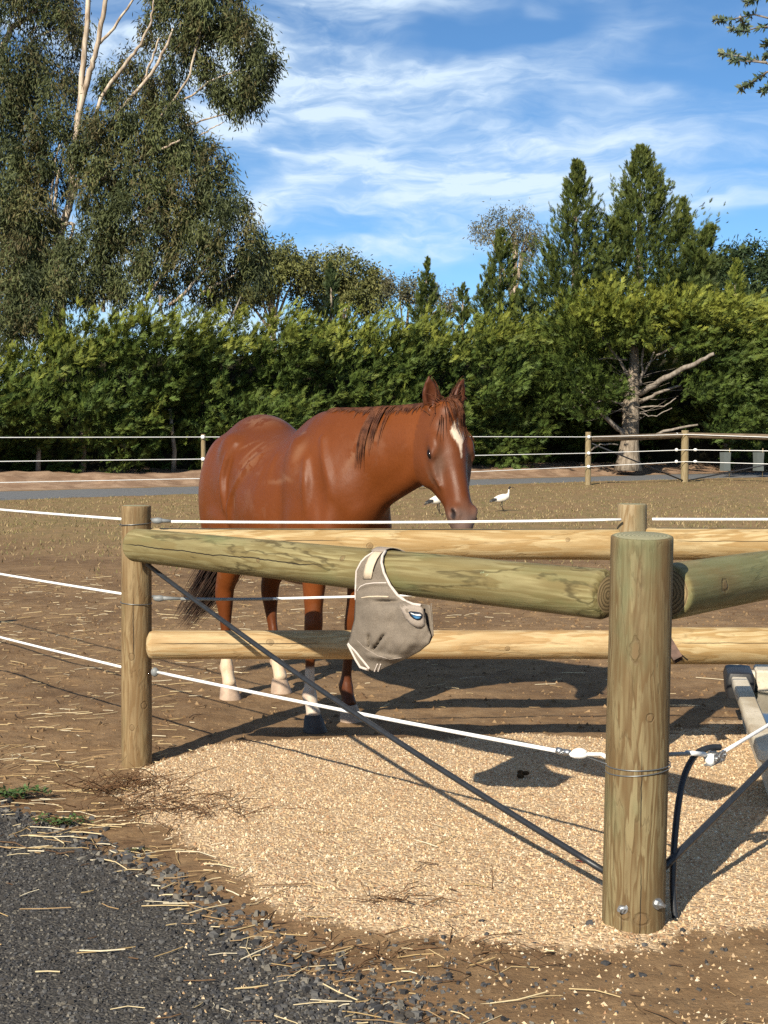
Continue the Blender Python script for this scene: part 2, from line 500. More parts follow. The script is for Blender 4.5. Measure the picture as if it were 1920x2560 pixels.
# tan pebbles of the apron
P = scatter(90000, -1.3, 2.2, 3.2, 7.0)
g_ = ground_height(P)[2]; P = P[rs.rand(len(P)) < np.clip(g_ * 1.15 - .08, 0, 1) * np.clip(1.35 - (P[:, 1] - 3.6) * .22, .35, 1)]
P = np.vstack([P, scatter(2300, -.6, 2.0, 2.9, 4.3)])
n = len(P)
stones('pebbles', P, pw(n, .0030, .0078, 1.8), M_STONE, pick([(.50, .365, .215), (.56, .435, .285), (.45, .31, .17), (.37, .245, .135), (.60, .50, .36), (.30, .175, .095), (.48, .35, .215)], n), .85)
# dark stone chips of the driveway and its ravelled edge
P = scatter(30000, -1.6, .7, 2.9, 5.8); sd = poly_sd(P, DRIVE)
P1_ = P[sd > .0]; n = len(P1_)
P2_ = scatter(16000, -1.9, .9, 2.9, 6.0); s2 = poly_sd(P2_, DRIVE) + .12 * (fbm(P2_, 4, 3, 31) - .5); P2_ = P2_[np.abs(s2 + .03) < .13 * rs.rand(len(P2_)) ** .6]; P2_ = P2_[:5200]
P3_ = np.vstack([scatter(700, -1.9, 1.6, 2.9, 4.2), np.random.RandomState(8).normal((-.12, 3.45), (.22, .22), (1800, 2))])
P = np.vstack([P1_, P2_, P3_])
sz = np.concatenate([pw(n, .003, .008, 1.8), pw(len(P2_), .006, .019, 1.7), pw(len(P3_), .004, .012, 2)])
chips('stone_chips', P, sz, M_STONE, pick([(.042, .042, .044), (.066, .065, .067), (.030, .029, .030), (.10, .097, .093), (.058, .052, .046), (.16, .145, .12)], len(P)))
# soil crumbs in the paddock
P = scatter(17000, -3.6, 3.8, 4.6, 15.0); hh = ground_height(P)
P = P[rs.rand(len(P)) < (1 - hh[1]) * (1 - hh[2]) * (1.15 - (P[:, 1] - 4.6) * .06)]
Pf = scatter(9000, -1.0, 2.2, 2.85, 4.3); hh = ground_height(Pf); P = np.vstack([P, Pf[rs.rand(len(Pf)) < (1 - hh[1]) * (1 - hh[2])]])
n = len(P)
stones('soil_crumbs', P, pw(n, .003, .019, 3.4) * np.where(P[:, 1] < 4.6, .55, 1 + .04 * P[:, 1]), M_STONE, pick([(.19, .12, .060), (.150, .09, .044), (.235, .155, .082), (.105, .062, .032)], n), .6)
# straw
M_STRAW = tint_mat('straw', .7, .25, 60)
def straws(name, P, ln, wd, tint, ang=None, lift=.004):
    n = len(P); z, *_ = ground_height(P)
    a = rs.uniform(0, 6.283, n) if ang is None else ang
    d = np.stack([np.cos(a), np.sin(a), rs.uniform(-.06, .10, n)], 1); side = np.stack([-np.sin(a), np.cos(a), np.zeros(n)], 1)
    c = np.column_stack([P, z + lift + rs.rand(n) * .006])
    bend = side * (rs.normal(0, .10, n) * ln)[:, None] + np.array([0, 0, 1]) * (rs.rand(n) * .03 * ln)[:, None]
    V = []
    for t in (-.5, 0, .5):
        q = c + d * (t * ln)[:, None] + bend * (1 - 4 * t * t)
        for s_, u_ in ((-1, 0), (1, 0), (0, 1)):
            V.append(q + side * (s_ * wd)[:, None] + np.array([0, 0, 1.0]) * (u_ * wd * 1.3)[:, None])
    V = np.stack(V, 1)
    F0 = []
    for i in (0, 1):
        for k in range(3): F0.append((i * 3 + k, i * 3 + (k + 1) % 3, i * 3 + 3 + (k + 1) % 3, i * 3 + 3 + k))
    F = (np.array(F0)[None] + (np.arange(n) * 9)[:, None, None]).reshape(-1, 4)
    me = mesh_np(name, V.reshape(-1, 3), [F], M_STRAW, True, {'tint': np.repeat(tint, 9, 0)})
    return tag(link(name, me), kind='stuff')
P = [scatter(900, -4.5, -.9, 6.0, 14.5), scatter(700, -3.5, 4.0, 7.5, 14.5), scatter(200, -1.9, -1.0, 4.9, 6.6)]
e_ = scatter(9000, -2.0, 1.2, 2.9, 6.2); sd = poly_sd(e_, DRIVE); e_ = e_[np.abs(sd + .10) < .26 * rs.rand(len(e_)) ** .8][:260]
d_ = scatter(85, -1.4, .3, 2.95, 5.2)
l_ = scatter(120, -.5, 1.9, 2.9, 3.95)
cl = np.vstack([np.random.RandomState(5).normal((cx, cy), (sx, sy), (k, 2)) for cx, cy, sx, sy, k in ((-2.2, 7.2, .5, .35, 130), (-1.75, 6.1, .25, .2, 80), (-1.9, 10.5, .9, .5, 120), (-.3, 11.2, .7, .5, 90), (-1.5, 8.8, .5, .4, 60))])
P = np.vstack(P + [e_, d_, l_, cl]); n = len(P)
straws('straw', P, pw(n, .03, .19, 2.3), rs.uniform(.0010, .0026, n), pick([(.50, .38, .20), (.58, .47, .28), (.40, .28, .13), (.62, .54, .38), (.33, .22, .11), (.075, .042, .022), (.12, .07, .035)], n), rs.normal(.15, .75, n))
# thin dry grass on the far side of the paddock
def grass_blades(name, n, x0, x1, y0, y1, thr, hl, hh_, mat):
    Y = y0 + (y1 - y0) * rs.rand(n) ** 1.25; X = rs.uniform(-1, 1, n) * (Y * .30 + 1.5)
    P = np.stack([X, Y], 1)
    nr, fr = road_lines(P[:, 0])
    g = sstep(P[:, 1] + 7 * (fbm(P, .35, 4, 21) - .5) + .25 * P[:, 0] * sstep(P[:, 0], -2, 6), 13.0, 22.0) * (P[:, 1] < nr - .1)
    cl = fbm(P, 2.6, 3, 40)
    P = P[(rs.rand(n) < g * (0.15 + .85 * sstep(cl, .42, .60)))]
    n = len(P); z = ground_height(P)[0]
    a = rs.rand(n) * 6.283; h = rs.uniform(hl, hh_, n); w = h * .13 + .002
    b = np.column_stack([P, z - .004]); s = np.stack([np.cos(a), np.sin(a), np.zeros(n)], 1)
    l = np.stack([rs.normal(0, .5, n), rs.normal(0, .5, n), np.ones(n)], 1) * h[:, None]
    V = np.stack([b - s * w[:, None], b + s * w[:, None], b + l * .6 + s * w[:, None] * .6, b + l], 1)
    F = np.arange(n * 4).reshape(n, 4)
    me = mesh_np(name, V.reshape(-1, 3), [F], mat, False, {'tint': np.repeat(pick([(.27, .195, .10), (.22, .165, .075), (.17, .145, .058), (.32, .245, .13), (.14, .135, .050)], n), 4, 0)})
    return tag(link(name, me), kind='stuff')
grass_blades('grass', 80000, 0, 0, 12.5, 46, 0, .018, .056, M_STRAW)
# ------------------------------------------------------------------ hedge and trees
rt = np.random.RandomState(23)
def unit(v): return v / (np.linalg.norm(v, axis=-1, keepdims=True) + 1e-9)
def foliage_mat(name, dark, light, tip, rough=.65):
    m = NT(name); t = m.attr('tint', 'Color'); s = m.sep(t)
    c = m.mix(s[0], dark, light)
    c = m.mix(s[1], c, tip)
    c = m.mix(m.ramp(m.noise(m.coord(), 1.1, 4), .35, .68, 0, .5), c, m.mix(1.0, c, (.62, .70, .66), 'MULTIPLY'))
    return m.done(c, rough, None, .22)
def bark_mat(name, a, b, sc=(9, 9, 1.6), bump=.8):
    m = NT(name); c = m.coord('Object'); n = m.noise(m.map(c, sc), 1.6, 7, .65, .5)
    return m.done(m.mix(m.ramp(n, .35, .66), a, b), .9, m.bump(n, bump, .06), .12)
M_CYP = foliage_mat('cypress_foliage', (0.014, 0.029, 0.010), (0.048, 0.075, 0.018), (0.170, 0.180, 0.034))
M_HEDGE = foliage_mat('hedge_foliage', (0.020, 0.040, 0.010), (0.078, 0.117, 0.022), (0.290, 0.292, 0.044))
M_PINE = foliage_mat('pine_foliage', (0.012, 0.026, 0.011), (0.036, 0.058, 0.020), (0.07, 0.09, 0.03))
M_GUM = foliage_mat('eucalypt_leaves', (0.026, 0.038, 0.014), (0.106, 0.120, 0.043), (0.140, 0.085, 0.038), .65)
M_BUSH = foliage_mat('olive_leaves', (0.050, 0.060, 0.017), (0.160, 0.165, 0.050), (0.19, 0.16, 0.065))
M_BUSH2 = foliage_mat('grey_leaves', (0.060, 0.065, 0.035), (0.145, 0.140, 0.075), (0.19, 0.14, 0.08))
M_BARK = bark_mat('cypress_bark', (0.30, 0.25, 0.195), (0.125, 0.098, 0.072), (7, 7, 1.2))
M_GUMB = bark_mat('eucalypt_bark', (0.50, 0.42, 0.33), (0.20, 0.145, 0.10), (3.5, 3.5, .7), .3)
M_DEAD = bark_mat('dead_branch_wood', (0.27, 0.235, 0.20), (0.15, 0.125, 0.10), (6, 6, 3), .3)
M_INNER = bark_mat('hedge_inner_core', (0.030, 0.026, 0.015), (0.014, 0.014, 0.008), (3, 3, 3))

NFING = 10
def sprays(P, D, size, tint, NRM=None):
    """flat fan-shaped conifer sprays: a stem with paired tapering fingers"""
    n = len(P); D = unit(D)
    R = rt.normal(0, 1, (n, 3)) if NRM is None else NRM + rt.normal(0, .55, (n, 3))
    N = unit(R - D * (R * D).sum(1, keepdims=True)); S = np.cross(N, D)
    V = np.zeros((n, NFING, 3, 3))
    for j in range(NFING):
        f = j / (NFING - 1); sgn = 1 if j % 2 else -1
        if j == NFING - 1: sgn = 0
        a = rt.uniform(.45, .85, n) * sgn * (1 - .25 * f)
        L = size * rt.uniform(.75, 1.25, n) * ((.56 - .26 * f) if sgn else .50)
        base = P + D * (size * (.02 + .72 * f))[:, None] if sgn else P + D * (size * .55)[:, None]
        d = D * np.cos(a)[:, None] + S * np.sin(a)[:, None] + N * rt.normal(0, .16, (n, 1))
        sd = np.cross(N, d); w = (L * .065 + .0055)[:, None]
        V[:, j, 0] = base - sd * w; V[:, j, 1] = base + sd * w; V[:, j, 2] = base + d * L[:, None]
    T = np.repeat(np.repeat(tint[:, None], NFING, 1)[:, :, None], 3, 2)
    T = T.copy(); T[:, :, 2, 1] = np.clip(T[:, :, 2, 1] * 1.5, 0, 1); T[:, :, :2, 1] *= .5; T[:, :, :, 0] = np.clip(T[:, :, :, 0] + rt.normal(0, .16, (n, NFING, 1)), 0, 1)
    return V.reshape(-1, 3), T.reshape(-1, tint.shape[1])
def quads_obj(name, V, T, mat, parent=None, kind='stuff', k=4):
    n = len(V) // k
    me = mesh_np(name, V, [np.arange(n * k).reshape(n, k)], mat, False, {'tint': np.column_stack([T, np.zeros(len(T))]) if T.shape[1] == 2 else T})
    o = link(name, me, parent)
    if parent is not None: o.location = -np.array(parent.location)
    if kind: o['kind'] = kind
    return o
def boughs(P, D, L, per, size, tipc, droop=.0, lw=.22):
    """sprays set along curved boughs; returns spray positions, directions, sizes and tints"""
    n = len(P); D = unit(D)
    t = rt.rand(n, per) ** .8
    side = unit(np.cross(D, [0, 0, 1.0]))
    pos = P[:, None] + D[:, None] * (t * L[:, None])[..., None] + np.array([0, 0, -1.0]) * (droop * (t * L[:, None]) ** 2)[..., None]
    lat = rt.normal(0, 1, (n, per)) * (L[:, None] * lw) * (1.15 - t)
    pos = pos + side[:, None] * lat[..., None] + np.array([0, 0, 1.0]) * (rt.normal(0, .07, (n, per)) * L[:, None])[..., None]
    d = D[:, None] + side[:, None] * (lat / (L[:, None] * .35))[..., None] * .55 + rt.normal(0, .28, (n, per, 3))
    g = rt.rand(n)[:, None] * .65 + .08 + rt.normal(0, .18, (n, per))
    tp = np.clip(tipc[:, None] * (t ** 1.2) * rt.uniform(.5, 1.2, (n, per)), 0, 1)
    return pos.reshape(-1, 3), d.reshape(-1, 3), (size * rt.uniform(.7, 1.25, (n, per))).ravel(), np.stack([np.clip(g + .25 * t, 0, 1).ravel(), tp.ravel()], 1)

# --- long cypress hedge
HA_ = np.array([-13.0, 38.91]); HB_ = np.array([17.5, 54.52])
hdir = unit(HB_ - HA_); hn_ = np.array([hdir[1], -hdir[0]]); HLEN = np.linalg.norm(HB_ - HA_)
def hedge_top(t):
    X = HA_[0] + hdir[0] * t; Y = HA_[1] + hdir[1] * t; u = 960 + X / Y * F_PX
    v = np.interp(u, [-200, 0, 70, 130, 200, 300, 400, 560, 700, 900, 1000, 1250, 1400, 1700, 1920, 2200], [900, 880, 850, 790, 765, 742, 748, 768, 764, 770, 772, 776, 790, 800, 780, 780])
    return CAM_H + (1080 - v) / F_PX * Y - 1.10
hedge_t = thing('hedge', 'long dense green cypress hedge behind the far fence and road', 'hedge', (*(HA_ + hdir * HLEN / 2), 0.2))
TREE_U = (1330, 1760)
def hedge_pts(n, hmin=-.12):
    t = rt.uniform(0, HLEN, n); top = hedge_top(t); h = (hmin + (top - hmin) * rt.rand(n) ** .9)
    return t, h, top
n = 3450
t, h, top = hedge_pts(n)
P = np.zeros((n, 3)); base = HA_ + hdir * t[:, None]
bulge = 1.5 * (fbm(np.stack([t * .55, h * .85], 1), 1.0, 3, 77) - .5) * 3.4 - .75 * rt.rand(n)
dep = .9 - .75 * (h / top) ** 2 + bulge * .8 - .55 * np.exp(-(h / .7) ** 2)        # how far the bough springs from the front line
P[:, :2] = base + hn_ * (dep - .9)[:, None]; P[:, 2] = h + .25
u_ = 960 + P[:, 0] / P[:, 1] * F_PX
cav = (u_ > TREE_U[0]) & (u_ < TREE_U[1] + 30) & (h < 3.3 + .6 * np.sin(u_ * .02))
P[cav, :2] -= hn_ * 2.6
keep = ~(cav & (rt.rand(n) < .5))
D = np.column_stack([hn_[0] * .75 + hdir[0] * .30 + rt.normal(0, .35, n), hn_[1] * .75 + hdir[1] * .30 + rt.normal(0, .30, n), .42 + .5 * (h / top) ** 3 + rt.normal(0, .25, n)])
L = rt.uniform(.5, 1.45, n) * (1 - .35 * np.exp(-(h / .8) ** 2))
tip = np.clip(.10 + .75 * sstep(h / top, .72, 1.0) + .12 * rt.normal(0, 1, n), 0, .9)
P, D, L, tip = P[keep], D[keep], L[keep], tip[keep]
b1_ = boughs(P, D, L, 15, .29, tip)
n = 820
t = rt.uniform(0, HLEN, n); top = hedge_top(t)
P = np.zeros((n, 3)); P[:, :2] = HA_ + hdir * t[:, None] - hn_ * rt.uniform(-.4, 2.4, n)[:, None]; P[:, 2] = top - rt.uniform(.3, .9, n)
D = np.column_stack([hn_[0] * .25 + hdir[0] * .45 + rt.normal(0, .35, n), hn_[1] * .25 + hdir[1] * .45 + rt.normal(0, .3, n), .65 + rt.normal(0, .2, n)])
b2_ = boughs(P, D, rt.uniform(.5, 1.15, n), 13, .27, np.clip(rt.uniform(.5, 1.0, n), 0, 1))
B = [np.concatenate(q) for q in zip(b1_, b2_)]
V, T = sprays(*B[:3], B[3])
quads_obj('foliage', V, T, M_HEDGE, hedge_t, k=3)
# solid dark core in dead-foliage colour, added to block light between the sprays
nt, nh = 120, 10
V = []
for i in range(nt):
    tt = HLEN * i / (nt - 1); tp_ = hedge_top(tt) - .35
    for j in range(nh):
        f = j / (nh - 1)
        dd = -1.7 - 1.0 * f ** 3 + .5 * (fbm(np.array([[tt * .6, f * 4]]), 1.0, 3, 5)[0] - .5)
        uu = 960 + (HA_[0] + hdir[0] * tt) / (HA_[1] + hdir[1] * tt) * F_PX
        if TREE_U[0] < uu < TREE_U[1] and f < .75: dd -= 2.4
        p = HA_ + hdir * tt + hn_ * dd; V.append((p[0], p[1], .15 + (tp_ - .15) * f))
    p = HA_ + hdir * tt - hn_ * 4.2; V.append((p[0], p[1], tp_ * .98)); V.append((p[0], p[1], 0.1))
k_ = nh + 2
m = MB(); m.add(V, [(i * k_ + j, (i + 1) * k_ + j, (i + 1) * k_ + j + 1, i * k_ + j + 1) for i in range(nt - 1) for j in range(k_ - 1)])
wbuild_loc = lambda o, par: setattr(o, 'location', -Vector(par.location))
o = m.build('inner_core', M_INNER, hedge_t, smooth=False); wbuild_loc(o, hedge_t)
# slim stems seen under the hedge, and bare sticks in front of it
for u in (30, 150, 260, 400, 1165, 1225, 1290):
    Y = 44; X = (u - 960) / F_PX * Y; tt = ((np.array([X, Y]) - HA_) @ hdir); p = HA_ + hdir * tt - hn_ * .55
    m = MB(); m.tube([(p[0], p[1], .1), (p[0] + .05, p[1], .9), (p[0] - .05, p[1] - .2, 2.2)], [.09, .07, .05], 7); o = m.build('stem', M_BARK, hedge_t); wbuild_loc(o, hedge_t)
for pts in ([(532, 875), (556, 830), (585, 782), (602, 742)], [(822, 945), (842, 912), (858, 888), (872, 856)], [(1038, 925), (1060, 897), (1085, 868), (1100, 832)], [(400, 738), (402, 770), (410, 800)], [(468, 1098), (500, 1070), (535, 1048)], [(1165, 985), (1168, 960), (1158, 940)]):
    Yd = 41.0 + (pts[0][0]) * .0068
    q = [at(a, b, Yd) for a, b in pts]; m = MB(); m.tube(q, [.05, .042, .036, .02][:len(q)], 6); o = m.build('bare_branch', M_DEAD, hedge_t); wbuild_loc(o, hedge_t)

# --- conifers
def crown_axes(axes, per_m2=1.0):
    """axes: (foot, tip, radius, height power) -> spray arrays for conical, upward-sweeping crowns"""
    out = []
    for foot, tipp, R, pw_, nb, ssz in axes:
        foot = np.array(foot, float); tipp = np.array(tipp, float); H_ = np.linalg.norm(tipp - foot)
        f = rt.rand(nb) ** 1.15; az = rt.uniform(0, 2 * math.pi, nb)
        az = np.where((np.sin(az) > .35) & (rt.rand(nb) < .55), -az, az)          # fewer on the hidden far side
        lump = .58 + .80 * fbm(np.column_stack([np.cos(az) * 1.6, np.sin(az) * 1.6, f * H_ * .45]), 1.0, 3, int(R * 10)) 
        lump = np.minimum(lump, 1.08)
        rr = R * ((1 - f) ** pw_) * lump * np.where(rt.rand(nb) < .12, 1.16, rt.uniform(.72, 1.08, nb)) + .06
        out_d = np.column_stack([np.cos(az), np.sin(az), np.zeros(nb)])
        P = foot + (tipp - foot) * f[:, None] + out_d * (rr * .30)[:, None]
        D = out_d * (.95 - .45 * f)[:, None] + np.array([.10, 0, 0]) + np.column_stack([np.zeros(nb), np.zeros(nb), .50 + .85 * f]) + rt.normal(0, .16, (nb, 3))
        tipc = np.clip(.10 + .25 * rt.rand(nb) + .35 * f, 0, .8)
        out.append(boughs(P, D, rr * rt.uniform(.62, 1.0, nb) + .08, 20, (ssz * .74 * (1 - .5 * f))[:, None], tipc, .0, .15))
        k = 26                                                                 # leader shoots
        P = foot + (tipp - foot) * rt.uniform(.90, 1.0, k)[:, None] + rt.normal(0, .025, (k, 3)); D = np.array([.15, 0, 1.0]) + rt.normal(0, .22, (k, 3))
        out.append((P, D, np.full(k, ssz * .30), np.column_stack([rt.uniform(.3, .8, k), rt.uniform(.2, .6, k)])))
    return [np.concatenate(q) for q in zip(*out)]
def conifer(label, axes, trunk_r, mat=None, group=None, name='cypress_tree'):
    f0 = axes[0][0]; t0 = axes[0][1]
    t = thing(name, label, 'tree', (f0[0], f0[1], 0), 0, group)
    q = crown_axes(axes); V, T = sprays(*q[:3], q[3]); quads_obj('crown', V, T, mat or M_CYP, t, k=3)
    m = MB(); a = np.array(f0, float); a[2] = -.2; b = np.array(t0, float); m.tube([a + (b - a) * k for k in (0, .3, .6, .95)], [trunk_r, trunk_r * .7, trunk_r * .4, .03], 10)
    o = m.build('trunk', M_BARK, t); wbuild_loc(o, t)
    return t
def tp(u, v, Y): return at(u, v, Y)
def ft(u, Y, z=0.3): p = at(u, 1080, Y); return (p[0], p[1], z)
grp = 'dark cypress trees rising behind the hedge'
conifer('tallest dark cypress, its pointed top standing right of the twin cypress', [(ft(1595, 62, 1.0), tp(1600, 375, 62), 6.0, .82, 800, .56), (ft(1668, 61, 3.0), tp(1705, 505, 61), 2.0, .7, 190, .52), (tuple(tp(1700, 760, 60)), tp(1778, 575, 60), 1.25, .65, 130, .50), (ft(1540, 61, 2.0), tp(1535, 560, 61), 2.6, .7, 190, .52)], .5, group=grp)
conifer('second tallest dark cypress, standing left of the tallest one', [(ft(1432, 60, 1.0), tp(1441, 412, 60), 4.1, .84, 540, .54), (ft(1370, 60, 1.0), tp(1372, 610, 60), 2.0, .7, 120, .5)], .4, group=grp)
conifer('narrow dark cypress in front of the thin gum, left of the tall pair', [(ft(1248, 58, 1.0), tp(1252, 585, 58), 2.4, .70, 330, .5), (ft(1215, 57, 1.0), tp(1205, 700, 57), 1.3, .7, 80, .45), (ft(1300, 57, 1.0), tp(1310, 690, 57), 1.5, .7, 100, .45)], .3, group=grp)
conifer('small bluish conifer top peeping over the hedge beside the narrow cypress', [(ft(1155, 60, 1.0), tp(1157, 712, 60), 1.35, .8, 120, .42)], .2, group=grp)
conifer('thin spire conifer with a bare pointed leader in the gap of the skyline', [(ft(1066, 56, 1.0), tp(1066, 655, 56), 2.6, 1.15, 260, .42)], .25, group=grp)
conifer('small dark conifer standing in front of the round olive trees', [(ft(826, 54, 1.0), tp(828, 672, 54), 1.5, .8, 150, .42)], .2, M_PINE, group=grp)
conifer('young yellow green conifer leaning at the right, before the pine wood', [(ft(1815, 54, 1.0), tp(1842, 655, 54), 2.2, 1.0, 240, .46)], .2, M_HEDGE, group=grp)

# --- the big old cypress with the bare trunk standing out of the hedge
TB = at(1572, 1160, 48.6); TB[2] = .22
oldt = thing('cypress_tree', 'old cypress with a thick bare grey trunk and dead limbs growing out of the hedge', 'tree', tuple(TB))
YT = 48.6
trunk_px = [(1570, 1176, 36), (1571, 1150, 29), (1574, 1110, 23), (1576, 1060, 21), (1577, 1020, 22), (1580, 985, 18), (1584, 950, 15), (1586, 900, 12), (1583, 850, 10), (1588, 800, 6)]
m = MB(); m.tube([at(u, v, YT) for u, v, r in trunk_px], [r / F_PX * YT for u, v, r in trunk_px], 18)
o = m.build('trunk', M_BARK, oldt); wbuild_loc(o, oldt)
def limb_px(pts, name, mat, par, Yb, wob=.0):
    """pts: (u, v, radius px, metres nearer)"""
    m = MB(); P_ = [at(u, v, Yb - dy) for u, v, r, dy in pts]; Rr = [max(r / F_PX * Yb, .006) for u, v, r, dy in pts]
    Q, RR = [], []
    for i in range(len(P_) - 1):
        for s_ in np.linspace(0, 1, 5)[:-1]:
            Q.append(P_[i] + (P_[i + 1] - P_[i]) * s_ + rt.normal(0, wob + .05 * Rr[i], 3)); RR.append(Rr[i] + (Rr[i + 1] - Rr[i]) * s_)
    Q.append(P_[-1]); RR.append(Rr[-1]); m.tube(Q, RR, 8)
    o = m.build(name, mat, par); wbuild_loc(o, par); return o
for pts in ([(1560, 1085, 12, .2), (1530, 1058, 10, .8), (1492, 1022, 8, 1.4), (1465, 990, 6, 1.8), (1440, 968, 4, 2.0)],
            [(1600, 985, 14, .2), (1650, 952, 12, 1.6), (1700, 926, 11, 2.6), (1745, 905, 9, 3.4), (1785, 884, 7, 4.0)],
            [(1600, 1005, 9, .3), (1640, 985, 7, .9), (1690, 966, 5, 1.4), (1702, 963, 3, 1.5)],
            [(1600, 965, 6, .3), (1606, 930, 5, .6), (1604, 890, 5, .7), (1612, 855, 4, .8)],
            [(1604, 945, 5, .4), (1625, 905, 4, .8), (1636, 880, 3, .9)], [(1640, 958, 5, .9), (1670, 942, 3, 1.2), (1692, 925, 2, 1.4)],
            [(1572, 940, 7, .2), (1548, 900, 6, .5), (1510, 850, 5, .8), (1476, 805, 5, .9), (1462, 790, 4, 1.0)],
            [(1640, 890, 5, .8), (1690, 865, 4, 1.3), (1712, 845, 4, 1.4)], [(1598, 1100, 7, .3), (1660, 1078, 6, 1.2), (1745, 1062, 4, 2.0)],
            [(1560, 990, 5, .3), (1520, 975, 4, .8), (1475, 970, 3, 1.2)], [(1560, 1010, 4, .3), (1515, 1000, 3, .8), (1470, 1008, 2, 1.1), (1430, 1020, 2, 1.2)],
            [(1568, 900, 4, .3), (1520, 895, 3, .7), (1475, 898, 2, 1.0)], [(1600, 1020, 4, .4), (1660, 1015, 3, .9), (1690, 995, 2, 1.1)],
            [(1600, 1035, 3, .4), (1640, 1040, 2, .7), (1680, 1020, 2, .9)], [(1470, 1130, 4, .5), (1500, 1110, 3, .8), (1545, 1112, 3, .6)]):
    limb_px([(u, v, r * .58, dy * .6) for u, v, r, dy in pts], 'dead_limb', M_DEAD, oldt, YT, .012)
for k in range(26):      # fine dead twigs below the canopy
    a = at(1580 + rt.normal(0, 18), rt.uniform(930, 1060), YT - rt.uniform(.1, .5)); s_ = 1 if rt.rand() < .5 else -1
    l = rt.uniform(.5, 1.7); q = [a]; d = np.array([s_ * 1.0, rt.normal(-.3, .4), rt.normal(.12, .22)])
    for j in range(4): d = d + rt.normal(0, .16, 3); q.append(q[-1] + unit(d[None])[0] * l / 4)
    if k == 0: tw = MB()
    tw.tube(q, [.012, .010, .008, .006, .003], 4, cap=False)
o = tw.build('dead_twigs', M_DEAD, oldt); wbuild_loc(o, oldt); o['kind'] = 'stuff'
# canopy of the old tree: spreading boughs
P, D, L, tpv = [], [], [], []
for (u, v, su, sv, n, dx) in ((1500, 800, 75, 22, 110, -.2), (1600, 792, 90, 20, 140, .1), (1720, 800, 80, 22, 120, .4), (1830, 815, 80, 28, 130, .5), (1560, 850, 60, 22, 70, .0), (1430, 850, 55, 32, 70, -.5), (1450, 930, 50, 26, 60, -.5), (1840, 900, 55, 40, 100, .6),
                               (1700, 862, 55, 18, 50, .4), (1880, 960, 50, 50, 110, .4), (1850, 1050, 60, 25, 70, .4), (1495, 985, 38, 26, 50, -.3), (1470, 1040, 30, 22, 30, -.3), (1750, 985, 40, 24, 46, .4), (1800, 1080, 40, 20, 36, .3), (1395, 1000, 40, 40, 60, -.3), (1905, 870, 40, 30, 60, .5)):
    for k in range(n):
        p = at(u + rt.normal(0, su * .6), v + rt.normal(0, sv * .7), YT - rt.uniform(-1.0, 1.7)); P.append(p)
        D.append((dx + rt.normal(.15, .4), -.55 + rt.normal(0, .35), .32 + rt.normal(0, .25))); L.append(rt.uniform(.6, 1.3)); tpv.append(np.clip((.95 if v < 830 else .25) * sstep(870 - v + 30 * rt.rand(), -60, 70) + .1, 0, .95))
q = boughs(np.array(P), np.array(D), np.array(L), 14, .29, np.array(tpv)); V, T = sprays(*q[:3], q[3]); quads_obj('crown', V, T, M_HEDGE, oldt, k=3)

# --- broad-leaved crowns from leaf clusters
def leaf_quads(C, DIR, size, wid, tint):
    n = len(C); DIR = unit(DIR); R = rt.normal(0, 1, (n, 3)); S = unit(np.cross(DIR, R))
    L = size[:, None]; W = wid[:, None]
    V = np.stack([C, C + DIR * L * .5 + S * W, C + DIR * L, C + DIR * L * .5 - S * W], 1)
    return V.reshape(-1, 3), np.repeat(tint, 4, 0)
def clumps(ells, n_sub, n_leaf, size, wid, droop, spread, red=.1):
    C, DD, S, T = [], [], [], []
    for (c, r) in ells:
        c = np.array(c, float); r = np.array(r, float)
        k = max(6, int(n_sub * (r[0] * r[2]) ** .9))
        d = unit(rt.normal(0, 1, (k, 3))); d[:, 1] = np.where((d[:, 1] > .3) & (rt.rand(k) < .5), -d[:, 1], d[:, 1])
        sc = c + d * r * rt.uniform(.45, 1.0, (k, 1)) ** .5
        m_ = int(n_leaf)
        p = sc[:, None] + rt.normal(0, 1, (k, m_, 3)) * np.array(spread) * (.7 + .6 * rt.rand(k, 1, 1))
        p[..., 2] -= np.abs(rt.normal(0, 1, (k, m_))) * spread[2] * .7 * droop
        dr = rt.normal(0, .55, (k, m_, 3)) + d[:, None] * .35; dr[..., 2] -= droop * 1.1
        g = np.clip(rt.rand(k, 1) * .95 - .02 + rt.normal(0, .15, (k, m_)), 0, 1); rd_ = np.clip(red * (rt.rand(k, 1) < .35) * rt.rand(k, m_) * 2.2 + .04, 0, 1)
        C.append(p.reshape(-1, 3)); DD.append(dr.reshape(-1, 3)); T.append(np.stack([g.ravel(), np.broadcast_to(rd_, g.shape).ravel()], 1))
    C = np.concatenate(C); n = len(C)
    return leaf_quads(C, np.concatenate(DD), size * rt.uniform(.7, 1.3, n), wid * rt.uniform(.7, 1.3, n), np.concatenate(T))
def pe(u, v, ru, rv, Y, dy=1.5):
    return (at(u, v, Y), (ru / F_PX * Y, dy, rv / F_PX * Y))

YE = 50.0
gum = thing('eucalyptus_tree', 'tall spreading eucalyptus with pale trunks and drooping olive leaves at the left', 'tree', (at(152, 1080, YE)[0], YE, 0))
def gum_limb(pts, r0=1.0, par=None, nm='limb', Yb=YE): return limb_px([(u, v, r * r0 * .68, dy) for u, v, r, dy in pts], nm, M_GUMB, par or gum, Yb, .012)
gum_limb([(150, 1180, 26, 0), (150, 900, 22, 0), (150, 700, 19, 0), (150, 590, 16, 0), (172, 520, 14, .1), (186, 400, 12, .2), (196, 300, 11, .2), (204, 215, 11, .2), (213, 108, 10, .2), (222, 0, 9, .2), (228, -140, 5, .2)], 1.0, nm='trunk')
gum_limb([(186, 372, 11, .2), (200, 270, 11, .3), (222, 190, 11, .4), (236, 140, 9, .5), (254, 60, 9, .6), (266, -10, 8, .6), (285, -130, 4, .6)], 1.0, nm='trunk')
